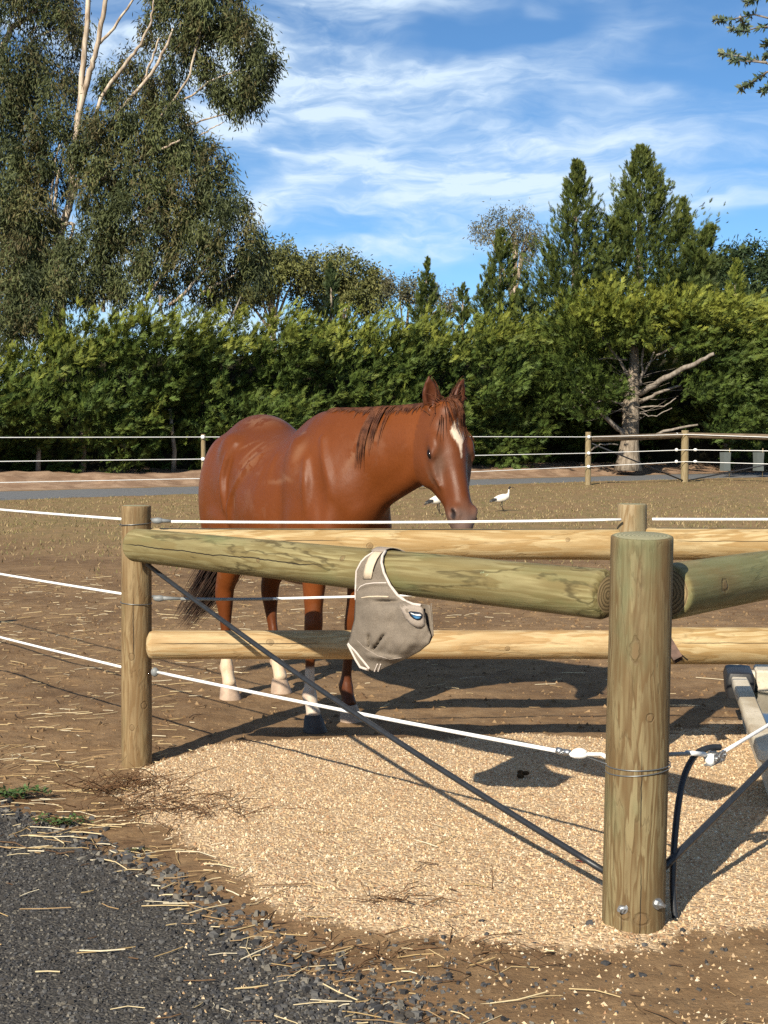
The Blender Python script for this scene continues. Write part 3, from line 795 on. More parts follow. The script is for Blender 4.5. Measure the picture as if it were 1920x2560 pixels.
gum_limb([(150, 590, 9, 0), (140, 545, 8, .2), (136, 500, 6, .3), (150, 420, 5, .4)])
gum_limb([(250, 108, 6, .5), (285, 70, 5, .7), (318, 20, 4, .9), (345, -20, 3, 1)])
gum_limb([(180, 500, 8, .3), (252, 245, 7, .8), (290, 190, 7, 1.1), (330, 140, 6, 1.3), (352, 110, 5, 1.4), (380, 50, 4, 1.6), (384, 0, 2, 1.7)])
gum_limb([(260, 330, 7, .6), (312, 262, 6, 1.0), (360, 210, 6, 1.3), (395, 160, 6, 1.5), (418, 110, 5, 1.7), (432, 72, 3, 1.8)])
gum_limb([(360, 200, 4, 1.2), (380, 150, 4, 1.4), (398, 95, 3, 1.5)])
gum_limb([(395, 300, 4, 1.2), (435, 250, 4, 1.4), (470, 200, 4, 1.6), (490, 130, 4, 1.6), (505, 60, 3, 1.6)])
gum_limb([(430, 262, 4, 1.1), (480, 240, 4, 1.4), (520, 205, 3, 1.5), (560, 190, 3, 1.5), (600, 175, 2, 1.5)])
gum_limb([(460, 318, 3, 1.2), (520, 295, 3, 1.3), (565, 285, 2.5, 1.4), (600, 270, 2, 1.5)])
gum_limb([(500, 340, 2.5, 1.2), (535, 318, 2, 1.3), (560, 305, 1.5, 1.4)])
gum_limb([(190, 470, 7, .3), (270, 440, 6, 1.0), (340, 405, 5, 1.6), (410, 370, 4, 2.0), (450, 350, 3, 2.2)])
gum_limb([(160, 560, 8, .2), (185, 560, 6, .4), (172, 610, 5, .5)])
gum_limb([(155, 730, 9, .2), (230, 640, 7, 1.0), (300, 590, 5, 1.6), (370, 520, 4, 2.0), (430, 470, 3, 2.2)])
gum_limb([(360, 752, 7, 2.0), (385, 720, 6, 2.1), (402, 690, 5, 2.2), (420, 640, 4, 2.2)])
gum_limb([(422, 764, 6, 2.0), (460, 735, 6, 2.1), (490, 700, 5, 2.2), (515, 675, 4, 2.3), (530, 650, 2, 2.3)])
gum_limb([(500, 738, 5, 2.0), (535, 715, 5, 2.1), (565, 700, 4, 2.2), (585, 688, 3, 2.3), (600, 665, 2, 2.3)])
gum_limb([(260, 780, 6, 2.0), (259, 720, 6, 2.0), (258, 670, 4, 2.0), (262, 620, 3, 2)])
gum_limb([(128, 520, 4, .8), (132, 450, 4, .8), (140, 400, 3, .8), (150, 360, 2.5, .8)])
gum_limb([(28, 730, 4, 1.6), (30, 690, 4, 1.6), (28, 650, 3, 1.6)])
E = [pe(*a) for a in ((540, 20, 70, 55, 49), (610, 95, 55, 60, 49), (650, 170, 42, 65, 49), (615, 215, 45, 60, 49), (520, 75, 60, 45, 49.5), (440, 20, 60, 40, 50), (470, 115, 45, 40, 50), (390, 80, 40, 30, 51), (345, 175, 30, 26, 51), (520, 190, 40, 40, 50), (440, 180, 35, 30, 51),
      (300, 215, 45, 30, 51), (400, 230, 45, 30, 50.5), (555, 245, 30, 25, 49.5), (340, 300, 70, 45, 49.5), (430, 300, 55, 40, 49.5), (270, 330, 60, 45, 49.5), (390, 370, 80, 45, 49), (480, 390, 70, 45, 49), (530, 400, 35, 40, 49), (300, 420, 75, 45, 49), (220, 400, 45, 45, 50), (240, 480, 55, 40, 49.5),
      (360, 470, 70, 50, 48.5), (460, 470, 65, 45, 48.5), (545, 470, 45, 45, 48.5), (330, 540, 65, 50, 48.3), (420, 560, 55, 50, 48.3), (500, 560, 60, 50, 48.3), (580, 540, 45, 45, 48.3), (620, 600, 38, 55, 48.3), (560, 630, 45, 40, 48.3), (250, 580, 60, 50, 48.6), (200, 640, 50, 45, 48.6), (300, 640, 60, 45, 48.4), (390, 650, 50, 45, 48.3), (470, 650, 45, 35, 48.3), (640, 660, 30, 35, 48.3),
      (230, 710, 60, 45, 48.6), (330, 715, 50, 40, 48.6), (140, 720, 50, 45, 48), (80, 740, 50, 60, 47.5), (120, 800, 45, 50, 47), (420, 720, 40, 30, 49), (560, 700, 40, 25, 49), (520, 740, 60, 25, 50), (170, 300, 30, 40, 51), (120, 330, 45, 40, 50), (80, 390, 50, 50, 50), (130, 440, 45, 45, 50), (50, 470, 50, 45, 50), (100, 520, 45, 40, 49.6), (40, 560, 50, 50, 49.5), (90, 610, 45, 50, 49.2), (30, 660, 40, 50, 49), (100, 690, 45, 45, 49), (20, 820, 40, 60, 47), (150, 210, 35, 30, 52), (185, 50, 22, 25, 52))]
E += [pe(*a) for a in ((460, -60, 110, 50, 50), (560, -40, 60, 50, 50))]
V, T = clumps([(c, (r[0] * .97, r[1], r[2] * .97)) for c, r in E], 27, 190, .215, .022, .80, (.19, .19, .27), .22)
quads_obj('crown', V, T, M_GUM, gum)
# darker eucalypt at the left edge
YE2 = 55.0
gum2 = thing('eucalyptus_tree', 'darker eucalyptus reaching in from the left edge behind the pale trunked one', 'tree', (at(-40, 1080, YE2)[0], YE2, 0))
gum_limb([(-60, 1180, 24, 0), (-50, 700, 20, 0), (-30, 400, 17, 0), (0, 140, 13, 0), (25, 75, 11, 0), (60, 50, 9, 0), (92, 20, 7, 0), (110, -30, 4, 0)], 1.0, gum2, 'trunk', YE2)
gum_limb([(75, 92, 4, 0), (92, 62, 3, 0), (118, 35, 3, 0)], 1.0, gum2, Yb=YE2)
gum_limb([(40, 170, 4, 0), (90, 92, 4, 0), (128, 78, 3, 0), (170, 70, 2, 0)], 1.0, gum2, Yb=YE2)
gum_limb([(-20, 330, 9, 0), (20, 260, 6, 0), (60, 200, 4, 0)], 1.0, gum2, Yb=YE2)
E = [pe(*a) for a in ((30, 15, 50, 35, 55), (90, 25, 40, 30, 55), (150, 10, 40, 30, 56), (180, 80, 22, 45, 56), (50, 140, 70, 40, 55), (100, 175, 45, 40, 55), (30, 215, 60, 45, 55), (20, 290, 60, 50, 55), (70, 260, 45, 40, 55), (10, 370, 50, 50, 55), (30, 450, 50, 50, 55.5), (170, 170, 30, 28, 57), (60, 560, 70, 60, 56), (100, 650, 80, 60, 57), (20, 760, 60, 60, 56), (110, -30, 90, 40, 55))]
V, T = clumps(E, 22, 170, .22, .025, .9, (.23, .23, .38), .15); quads_obj('crown', V, np.column_stack([T[:, 0] * .55, T[:, 1]]), M_GUM, gum2)

def leafy(name, label, foot_u, Y, ells, mat, n_sub, n_leaf, size, wid, droop, spread, group=None, tr=.2, red=.15, limbs=()):
    t = thing(name, label, 'tree', (at(foot_u, 1080, Y)[0], Y, 0), 0, group)
    V, T = clumps([pe(*e) for e in ells], n_sub, n_leaf, size, wid, droop, spread, red); quads_obj('crown', V, T, mat, t)
    c = np.mean([at(e[0], e[1], e[4]) for e in ells], 0); a = np.array([at(foot_u, 1080, Y)[0], Y, -.2])
    m = MB(); m.tube([a, a * .5 + c * .5 + np.array([.1, 0, .2]), c], [tr, tr * .8, tr * .3], 8)
    for e in ells[:6]:
        q = at(e[0], e[1], e[4]); m.tube([a * .3 + c * .7, (a * .3 + c * .7) * .4 + q * .6 + np.array([0, 0, .2]), q], [tr * .45, tr * .3, tr * .08], 6)
    o = m.build('trunk', M_GUMB if mat is not M_PINE else M_BARK, t); wbuild_loc(o, t)
    for l in limbs: limb_px(l, 'limb', M_GUMB, t, Y, .015)
    return t
leafy('gum_tree', 'thin gum with sparse grey foliage and bare limbs behind the narrow cypress', 1290, 66, [(1215, 570, 28, 22, 66), (1255, 545, 32, 22, 66), (1300, 548, 32, 24, 66), (1325, 575, 20, 26, 66), (1230, 600, 25, 18, 66), (1285, 585, 25, 18, 66), (1310, 640, 14, 20, 66), (1335, 600, 12, 16, 66)], M_BUSH2, 6, 110, .15, .020, .6, (.19, .19, .22), tr=.16,
      limbs=[[(1292, 700, 4, 0), (1305, 630, 3, 0), (1318, 580, 2, 0)], [(1285, 660, 3, 0), (1290, 600, 2.5, 0), (1270, 550, 2, 0)], [(1300, 640, 3, 0), (1330, 610, 2, 0), (1338, 590, 1.5, 0)], [(1290, 640, 2.5, 0), (1250, 590, 2, 0), (1225, 575, 1.5, 0)]])
leafy('olive_tree', 'rounded olive green tree beside the eucalyptus, above the hedge', 690, 66, [(640, 710, 45, 55, 66), (690, 680, 45, 55, 66), (740, 690, 45, 60, 66), (660, 650, 25, 25, 66), (720, 640, 25, 20, 66), (600, 740, 40, 35, 66)], M_BUSH, 16, 190, .19, .034, .45, (.21, .21, .25), 'round olive trees', .2)
leafy('olive_tree', 'broad rounded olive green tree behind the small dark conifer', 850, 68, [(800, 690, 45, 55, 68), (850, 675, 45, 45, 68), (895, 700, 45, 55, 68), (870, 740, 60, 40, 68), (780, 735, 45, 40, 68), (920, 750, 30, 35, 68)], M_BUSH, 16, 190, .19, .034, .45, (.21, .21, .25), 'round olive trees', .2)
leafy('gum_tree', 'low grey green gum bushes in the dip of the skyline', 980, 72, [(950, 705, 25, 25, 72), (995, 712, 35, 25, 72), (1030, 728, 30, 25, 72), (965, 745, 50, 30, 72), (1090, 745, 40, 25, 72), (1120, 755, 30, 25, 70)], M_BUSH2, 15, 150, .19, .030, .5, (.22, .22, .25), None, .15)
PX_ = ((1745, 690, 30, 45), (1790, 665, 35, 45), (1835, 660, 35, 45), (1880, 650, 38, 45), (1925, 650, 40, 50), (1975, 640, 45, 50), (2040, 650, 50, 55))
for k, (u, v, ru, rv) in enumerate(PX_):
    lab = ['dark pine at the left end of the distant pine wood', 'second dark pine of the distant wood counting from its left end', 'third dark pine of the distant wood counting from its left end', 'fourth dark pine of the distant wood, under the sky at the right', 'dark pine of the distant wood cut by the right picture edge', 'dark pine beyond the right edge of the distant wood', 'last dark pine of the distant wood beyond the edge'][k]
    leafy('pine_tree', lab, u, 100 + 3 * (k % 2), [(u, v + 2, ru, rv * .8, 100), (u - 12, v + 55, ru * 1.1, rv, 99), (u + 14, v + 110, ru * 1.15, rv, 98)], M_PINE, 4.2, 210, .34, .055, .0, (.42, .42, .36), 'pines of the distant wood', .3)

# --- wattle tree just outside the frame, two sprigs hanging in at the top right
YW = 9.2
wat = thing('wattle_tree', 'feathery grey green branch tips hanging into the top right corner', 'tree', (5.2, 11.0, 0))
M_WAT = foliage_mat('wattle_leaves', (0.030, 0.050, 0.030), (0.095, 0.125, 0.065), (0.22, 0.23, 0.14))
m = MB(); m.tube([(5.2, 11.0, -.2), (5.25, 10.95, 1.6), (5.1, 10.8, 3.0), (5.0, 10.6, 4.6), (4.9, 10.5, 6.4)], [.14, .12, .10, .07, .03], 10); o = m.build('trunk', M_BARK, wat); wbuild_loc(o, wat)
TW_ = [([(2150, -60), (1990, 10), (1920, 45), (1885, 36), (1850, 44), (1822, 50)], (1788, 49)), ([(2150, -60), (1990, 30), (1925, 66), (1890, 70), (1862, 78)], (1828, 70)), ([(2150, 180), (2000, 170), (1922, 160), (1895, 152), (1850, 140), (1825, 138)], (1800, 130)),
       ([(1915, 156), (1890, 154), (1860, 153)], (1830, 149)), ([(2150, 180), (2000, 180), (1918, 180), (1896, 196), (1878, 206)], (1851, 222)), ([(2150, 180), (2000, 200), (1935, 200)], (1908, 230)), ([(2150, -60), (2000, 40), (1945, 95)], (1910, 112)), ([(1850, 43), (1856, 55)], (1868, 68)), ([(2150, 180), (2000, 140), (1940, 125)], (1912, 142)),
       ([(2150, -60), (1960, -20), (1900, -5)], (1865, 4)), ([(2150, -60), (2050, 60), (1990, 90)], (1950, 70))]
LC, LD_, LS, LT = [], [], [], []
for pts, end in TW_:
    q = [at(u, v, YW + .25 * k - .1 * (u > 1930)) for k, (u, v) in enumerate([*pts, end])]; q = [np.array(x) for x in q]
    m = MB(); m.tube(q, list(np.linspace(.010, .0022, len(q))), 6); o = m.build('twig', M_DEAD, wat); wbuild_loc(o, wat)
    s_ = np.concatenate(([0], np.cumsum(np.linalg.norm(np.diff(q, axis=0), axis=1))))
    nl = int(30 + 120 * min(s_[-1], 1.2))
    for k in range(nl):
        f = 1 - (rt.rand() ** 1.3) * (.45 if s_[-1] > .6 else .8); x = s_[-1] * f
        if (int(f * 9) % 3 == 0) and f < .85: continue
        i = min(np.searchsorted(s_, x), len(q) - 1); i = max(i, 1); tt = (x - s_[i - 1]) / (s_[i] - s_[i - 1] + 1e-9)
        b = q[i - 1] + (q[i] - q[i - 1]) * tt; d = unit((q[i] - q[i - 1])[None])[0]
        e = d * .8 + rt.normal(0, .6, 3)
        LC.append(b); LD_.append(e); LS.append(rt.uniform(.03, .062)); LT.append((rt.rand(), .5 * (f > .93)))
for k in range(5):        # limbs from the trunk out to the twigs, with the rest of the crown out of frame
    a = np.array([5.0, 10.7, 3.0 + .35 * k]); b = at(2150, -60 if k % 2 else 180, YW + .1)
    m = MB(); m.tube([a, a * .5 + b * .5 + np.array([0, 0, .25]), b], [.045, .03, .010], 7); o = m.build('limb', M_DEAD, wat); wbuild_loc(o, wat)
for k in range(2600):
    c = np.array([4.9, 10.6, 4.9]) + unit(rt.normal(0, 1, (1, 3)))[0] * np.array([1.35, 1.3, 1.5]) * rt.uniform(.5, 1.0)
    LC.append(c); LD_.append(rt.normal(0, 1, 3) + np.array([0, 0, -.3])); LS.append(rt.uniform(.06, .12)); LT.append((rt.rand(), .1))
V, T = leaf_quads(np.array(LC), np.array(LD_), np.array(LS), np.array(LS) * .16, np.array(LT)); quads_obj('crown', V, T, M_WAT, wat)
# ------------------------------------------------------------------ timber, wire and hardware
def wood(name, pale, dark, green=0.3, gcol=(0.17, 0.19, 0.10), ring=7.0, lines=0.5, seed=0.0, crack=None, knots=None, lichen=0.0, lw=.085):
    m = NT(name); c = m.coord('Object'); c0 = c
    c = m.map(c, (1, 1, 1), loc=(seed, seed * .7, seed * 1.3))
    grain = m.noise(m.map(c, (55, 55, 2.2)), 1.6, 6, .65)
    broad = m.noise(m.map(c, (7, 7, 1.3)), 1.5, 4, .55, .6)
    col = m.mix(m.ramp(broad, .32, .70), pale, dark)
    col = m.mix(m.ramp(grain, .46, .74, 0, .55), col, m.mix(1.0, col, (.55, .50, .44), 'MULTIPLY'))
    # growth-ring contours where the surface cuts through the early and late wood
    fld_ = m.noise(m.map(c, (5.2, 5.2, 1.05)), 1.35, 5, .58, .35)
    ph = m.math('FRACT', m.math('MULTIPLY', fld_, ring))
    ln = m.math('SUBTRACT', 1.0, m.ramp(m.math('ABSOLUTE', m.math('SUBTRACT', ph, .5)), .0, lw))
    ph2 = m.math('FRACT', m.math('MULTIPLY', m.noise(m.map(c, (6.5, 6.5, .75)), 1.3, 4, .5, .25), ring * 2.2))
    col = m.mix(m.math('MULTIPLY', m.ramp(ph2, .1, .85), m.ramp(ph2, .86, 1.0, 1, 0)), col, m.mix(1.0, dark, (.92, .86, .78), 'MULTIPLY'))
    band = m.ramp(ph, .5, .98, 0, .30)
    fleck = m.noise(m.map(c, (24, 24, 3.0)), 2.0, 6, .7)
    col = m.mix(m.ramp(fleck, .55, .68, 0, .55), col, m.mix(1.0, dark, (.62, .56, .50), 'MULTIPLY'))
    col = m.mix(m.ramp(m.noise(m.map(c, (34, 34, 1.4)), 1.2, 4), .60, .72, 0, .35), col, m.mix(1.0, pale, (1.25, 1.22, 1.18), 'MULTIPLY'))
    ln = m.math('MULTIPLY', ln, m.ramp(m.noise(m.map(c, (9, 9, 5)), 2.0, 3), .30, .50))
    col = m.mix(m.math('MULTIPLY', ln, lines), col, m.mix(1.0, dark, (.34, .31, .28), 'MULTIPLY'))
    col = m.mix(band, col, m.mix(1.0, dark, (.80, .78, .74), 'MULTIPLY'))
    gmask = m.ramp(m.noise(m.map(c, (3.0, 3.0, 1.0)), 1.9, 5, .6), .60 - .35 * green, .80 - .25 * green, 0, min(1.0, .35 + green * .6))
    col = m.mix(gmask, col, gcol)
    h = m.math('ADD', m.math('MULTIPLY', grain, .7), m.math('MULTIPLY', ln, -.35))
    s = m.sep(c0)
    for (kz, kx, kr, asp) in (knots or []):      # knots: rings round a branch stub
        dx = m.math('SUBTRACT', s[0], kx); dz = m.math('DIVIDE', m.math('SUBTRACT', s[2], kz), asp)
        r = m.math('SQRT', m.math('ADD', m.math('MULTIPLY', dx, dx), m.math('MULTIPLY', dz, dz)))
        r = m.math('ADD', r, m.math('MULTIPLY', m.math('SUBTRACT', m.noise(c, 40.0, 3), .5), kr * 1.1))
        face = m.ramp(s[1], -.01, .03)
        inside = m.math('MULTIPLY', m.math('SUBTRACT', 1.0, m.ramp(r, kr * .35, kr * 1.1)), face)
        rim = m.math('MULTIPLY', m.math('SUBTRACT', 1.0, m.ramp(m.math('ABSOLUTE', m.math('SUBTRACT', r, kr)), kr * .05, kr * .30)), face)
        ring2 = m.math('MULTIPLY', m.math('SUBTRACT', 1.0, m.ramp(m.math('ABSOLUTE', m.math('SUBTRACT', r, kr * 1.9)), kr * .05, kr * .25)), face)
        col = m.mix(m.math('MULTIPLY', inside, .7), col, (0.15, 0.095, 0.045))
        col = m.mix(m.math('MULTIPLY', rim, .40), col, (0.085, 0.052, 0.026))
        col = m.mix(m.math('MULTIPLY', ring2, .12), col, (0.13, 0.085, 0.042))
        h = m.math('SUBTRACT', h, rim)
    for (cx, w, z0, z1, wig) in (crack or []):   # drying checks along the log
        off = m.math('MULTIPLY', m.math('SUBTRACT', m.noise(m.map(c, (0, 0, 4.0)), 1.0, 4, .6), .5), wig)
        dd = m.math('ABSOLUTE', m.math('SUBTRACT', m.math('SUBTRACT', s[0], cx), off))
        k = m.math('SUBTRACT', 1.0, m.ramp(dd, w * .4, w))
        k = m.math('MULTIPLY', k, m.math('MULTIPLY', m.ramp(s[2], z0, z0 + .12), m.math('SUBTRACT', 1.0, m.ramp(s[2], z1 - .15, z1))))
        k = m.math('MULTIPLY', k, m.ramp(s[1], -.005, .01))
        col = m.mix(k, col, (0.022, 0.017, 0.012)); h = m.math('SUBTRACT', h, m.math('MULTIPLY', k, 2.5))
    if lichen:
        k = m.ramp(m.noise(c, 9.0, 7, .7), .70, .74, 0, lichen)
        col = m.mix(k, col, (0.36, 0.45, 0.28))
    return m.done(col, m.ramp(grain, .3, .7, .62, .8), m.bump(h, .55, .004), .22)
def endgrain(name, pale, dark):
    m = NT(name); c = m.coord('Object'); s = m.sep(c)
    r = m.math('SQRT', m.math('ADD', m.math('MULTIPLY', s[0], s[0]), m.math('MULTIPLY', s[1], s[1])))
    r = m.math('ADD', r, m.math('MULTIPLY', m.noise(c, 18.0, 3), .018))
    f = m.math('FRACT', m.math('MULTIPLY', r, 85.0))
    return m.done(m.mix(m.ramp(f, .2, .9), pale, dark), .85, m.bump(m.noise(c, 70.0, 4), .4, .003), .15)
M_END = endgrain('end_grain', (0.30, 0.27, 0.17), (0.17, 0.17, 0.10))
M_ENDR = endgrain('rail_end_grain', (0.26, 0.19, 0.10), (0.10, 0.075, 0.04))

def log_obj(name, p0, p1, r0, r1, mat, parent, seed=0, seg=40, bevel=.008, end=None, wob=.02, top_tilt=0.0, label=None):
    p0 = np.array(p0, float); p1 = np.array(p1, float)
    L = np.linalg.norm(p1 - p0); zc = (p1 - p0) / L
    view = np.array([0, 0, CAM_H]) - (p0 + p1) / 2; view /= np.linalg.norm(view)
    yc = view - zc * (view @ zc); yc /= np.linalg.norm(yc); xc = np.cross(yc, zc)
    M = Matrix((( xc[0], yc[0], zc[0], p0[0]), (xc[1], yc[1], zc[1], p0[1]), (xc[2], yc[2], zc[2], p0[2]), (0, 0, 0, 1)))
    n = max(4, int(L / .025))
    zs = np.concatenate(([0, bevel * .35, bevel], np.linspace(0, L, n)[1:-1], [L - bevel, L - bevel * .35, L]))
    zs = np.unique(np.round(zs, 5))
    th = np.arange(seg) * 2 * math.pi / seg
    Z, T = np.meshgrid(zs, th, indexing='ij')
    R = r0 + (r1 - r0) * Z / L
    nz_ = fbm(np.stack([np.cos(T).ravel() * 1.3, np.sin(T).ravel() * 1.3, Z.ravel() * 2.4], 1), 1.0, 4, seed).reshape(Z.shape)
    nz2 = fbm(np.stack([np.cos(T).ravel() * 5, np.sin(T).ravel() * 5, Z.ravel() * 3.0], 1), 1.0, 3, seed + 5).reshape(Z.shape)
    R = R * (1 + (nz_ - .5) * wob * 3 + (nz2 - .5) * wob)
    e = np.minimum(Z, L - Z); k = np.clip(1 - e / bevel, 0, 1)
    R = R - bevel * (1 - np.sqrt(np.clip(1 - k * k, 0, 1)))
    X = R * np.cos(T); Y = R * np.sin(T); Zz = Z + np.where(Z > L - bevel * 1.01, top_tilt * Y, 0)
    V = np.stack([X, Y, Zz], -1).reshape(-1, 3)
    m = len(zs); F = []
    i, k2 = np.meshgrid(np.arange(m - 1), np.arange(seg), indexing='ij'); i = i.ravel(); k2 = k2.ravel()
    F = np.stack([i * seg + k2, i * seg + (k2 + 1) % seg, (i + 1) * seg + (k2 + 1) % seg, (i + 1) * seg + k2], 1)
    caps = np.array([list(reversed(range(seg))), [(m - 1) * seg + q for q in range(seg)]])
    me = mesh_np(name, V, [F, caps], [mat, end or M_END], True, None, np.concatenate([np.zeros(len(F)), [1, 1]]))
    try: me.set_sharp_from_angle(angle=rad(45))
    except Exception: pass
    o = link(name, me, parent)
    o.matrix_basis = Matrix.Translation(-parent.location) @ M
    if label: o['label'] = label
    return o
def wbuild(m, name, mat, parent, off=None, **kw):
    loc = -np.array(off if off is not None else parent.location)
    return m.build(name, mat, parent, loc=tuple(loc), **kw)

M_P1 = wood('weathered_post_timber', (0.265, 0.192, 0.100), (0.165, 0.108, 0.052), .24, (0.135, 0.155, 0.080), 6.0, .25, 1.0, knots=[(.62, .02, .012, 1.2), (.40, -.035, .012, 1.4), (.30, .02, .010, 1.3)], crack=[(.012, .0022, .55, .95, .02)])
M_P3 = wood('corner_post_timber', (0.215, 0.172, 0.090), (0.128, 0.087, 0.042), .34, (0.122, 0.145, 0.074), 7.0, .30, 4.0,
            knots=[(.98, .012, .014, 2.4), (.18, -.025, .020, .9), (.19, .030, .018, .9), (.78, -.035, .011, 1.2)], crack=[(-.02, .0018, .0, .40, .03), (.035, .0015, .0, .26, .02), (-.015, .0020, .42, .72, .03)])
M_P2 = wood('back_post_timber', (0.32, 0.255, 0.155), (0.215, 0.150, 0.078), .30, (0.18, 0.19, 0.115), 6.0, .25, 7.0)
M_RB = wood('pale_rail_timber', (0.46, 0.360, 0.200), (0.32, 0.220, 0.100), .02, (0.25, 0.24, 0.13), 5.0, .30, 2.0, knots=[(1.02, -.01, .012, 1.2), (1.9, .02, .010, 1.0)], crack=[(.012, .0016, .1, .95, .02)])
M_RB2 = wood('pale_lower_rail_timber', (0.48, 0.370, 0.210), (0.36, 0.245, 0.120), .06, (0.25, 0.25, 0.14), 5.0, .30, 9.0, knots=[(.55, .01, .012, 1.3), (1.6, -.02, .010, 1.0)], crack=[(.004, .0022, .02, .80, .016)])
M_RF = wood('green_rail_timber', (0.265, 0.225, 0.110), (0.165, 0.135, 0.060), .42, (0.130, 0.145, 0.062), 4.5, .80, 5.0, knots=[(.95, -.01, .010, 1.1), (1.42, .03, .011, 1.1)], crack=[(-.005, .0030, .0, 1.35, .035)], lichen=.8, lw=.15)
M_RF2 = wood('green_rail_timber_right', (0.26, 0.225, 0.115), (0.165, 0.135, 0.060), .38, (0.125, 0.145, 0.066), 4.0, .55, 8.0, knots=[(.22, -.01, .020, 1.0)])
M_WHITE = plain('white_wire', (0.80, 0.80, 0.78), 0.45, 0.4, var=.04)
M_GREYW = plain('grey_sleeve', (0.20, 0.21, 0.21), 0.5, 0.4, var=.1)
M_STEEL = NT('galvanised_steel').done((0.42, 0.43, 0.44), .38, None, .5, .9)
M_WIRE = NT('galvanised_wire').done((0.22, 0.23, 0.23), .42, None, .5, .8)
M_BLACK = plain('black_pipe', (0.020, 0.022, 0.026), 0.42, 0.45, var=.15)

P1 = np.array([-1.112, 6.25, 0]); P3 = np.array([0.763, 4.16, 0]); P2 = np.array([1.112, 6.27, 0]); P4 = np.array([2.55, 6.30, 0])
fence = thing('timber_fence', 'near corner of round treated pine posts and rails with white electric wires', 'fence', tuple(P3))
S = -.12
post1 = log_obj('post', P1 + [-.006, 0, S], P1 + [.004, 0, 1.172], .069, .066, M_P1, fence, 3, bevel=.006, label='slim weathered post at the left end of the rails')
post3 = log_obj('post', P3 + [-.010, 0, S], P3 + [.006, 0, 1.192], .094, .0925, M_P3, fence, 8, 56, bevel=.007, top_tilt=-.075, wob=.014, label='thick corner post nearest the viewer')
post2 = log_obj('post', P2 + [0, 0, S], P2 + [0, 0, 1.178], .078, .066, M_P2, fence, 12, bevel=.005, label='tapered post directly behind the corner post')
log_obj('post', P4 + [0, 0, S], P4 + [0, 0, 1.17], .072, .068, M_P1, fence, 15, label='slim post at the right end of the rails')
fpost = np.array([-3.85, 9.60, 0]); fp2 = np.array([-7.9, 14.55, 0])
log_obj('post', fpost + [0, 0, S], fpost + [0, 0, 1.15], .06, .058, M_P1, fence, 18, 20)
log_obj('post', fp2 + [0, 0, S], fp2 + [0, 0, 1.15], .06, .058, M_P1, fence, 19, 20)
# rails
yb = 6.25
z_at = lambda v, Y: at(960, v, Y)[2]
x_at = lambda u, Y: (u - 960) / F_PX * Y / _ray(960, 1280)[1]
log_obj('rail', (P1[0] + .03, yb + .01, z_at(1358, yb)), (P2[0] - .055, yb + .02, z_at(1362, yb)), .067, .070, M_RB, fence, 21, end=M_ENDR, label='pale upper rail behind the left diagonal rail')
log_obj('rail', (P2[0] + .055, yb + .02, z_at(1360, yb)), (P4[0], yb, z_at(1362, yb)), .072, .072, M_RB, fence, 22, end=M_ENDR)
log_obj('rail', (-1.052, 6.17, z_at(1612, 6.17)), (P2[0] - .055, 6.25, z_at(1611, 6.25)), .064, .064, M_RB2, fence, 23, bevel=.03, end=M_ENDR, label='pale lower rail with a rounded left end')
log_obj('rail', (P2[0] + .03, 6.17, z_at(1614, 6.17)), (P4[0], 6.2, z_at(1616, 6.2)), .083, .080, M_RB, fence, 24, end=M_ENDR)
RL0 = np.array([-1.095, 6.125, z_at(1362, 6.125)]); RL1 = np.array([0.690, 4.285, z_at(1487, 4.285)])
log_obj('rail', RL0, RL1, .0735, .0775, M_RF, fence, 25, 48, bevel=.022, end=M_ENDR, label='greenish diagonal rail that carries the fly mask')
RR0 = np.array([0.868, 4.285, z_at(1480, 4.285)]); RR1 = np.array([2.50, 6.20, z_at(1362, 6.2)])
log_obj('rail', RR0, RR1, .086, .082, M_RF2, fence, 26, 48, bevel=.012, end=M_ENDR, label='greenish diagonal rail running right from the corner post')
# black brace rods
bra0 = np.array([-1.045, 6.16, z_at(1412, 6.16)]); bra1 = np.array([.675, 4.17, z_at(2182, 4.17)])
m = MB(); m.tube([bra0 + (bra1 - bra0) * t + np.array([0, 0, -.035 * math.sin(math.pi * t)]) for t in np.linspace(0, 1, 24)], .0105, 10); wbuild(m, 'brace_rod', M_BLACK, fence)
brb1 = np.array([2.49, 6.22, .92]); brb0 = np.array([.850, 4.18, z_at(2168, 4.18)])
m = MB(); m.tube([brb0 + (brb1 - brb0) * t + np.array([0, 0, -.045 * math.sin(math.pi * t)]) for t in np.linspace(0, 1, 24)], .0115, 10); wbuild(m, 'brace_rod', M_BLACK, fence)
# wires
def wire(pts, r, mat, name='wire', label=None):
    m = MB(); m.tube(pts, r, 8); return wbuild(m, name, mat, fence, label=label)
def sag(a, b, s, n=12):
    a = np.array(a, float); b = np.array(b, float)
    return [a + (b - a) * t + np.array([0, 0, -s * 4 * t * (1 - t)]) for t in np.linspace(0, 1, n)]
LDIR = np.array([-.818, 1.0, 0])
for v, dz in ((1299, 0), (1487, 0), (1672, 0)):
    z0 = z_at(v, 6.25)
    a = P1 + [-.062, .03, z0]; b = fpost + [0, -.05, z0 - .01]; c = fp2 + [0, -.05, z0 - .02]
    wire(sag(a, b, .012) + sag(b, c, .02)[1:], .0060, M_WHITE)
zt = z_at(1304, 6.2)
wire(sag((x_at(428, 6.2), 6.2, zt), (P2[0] - .06, 6.2, z_at(1299, 6.2)), .008, 20), .0062, M_WHITE, label='white top wire crossing in front of the horse')
wire(sag((P2[0] + .078, 6.2, z_at(1298, 6.2)), (P4[0], 6.2, z_at(1294, 6.2)), .004), .0062, M_WHITE)
zm = z_at(1497, 6.2)
wire(sag((x_at(680, 6.2), 6.2, zm - .000), (P2[0], 6.2, z_at(1474, 6.2)), .0, 8), .0058, M_WHITE)
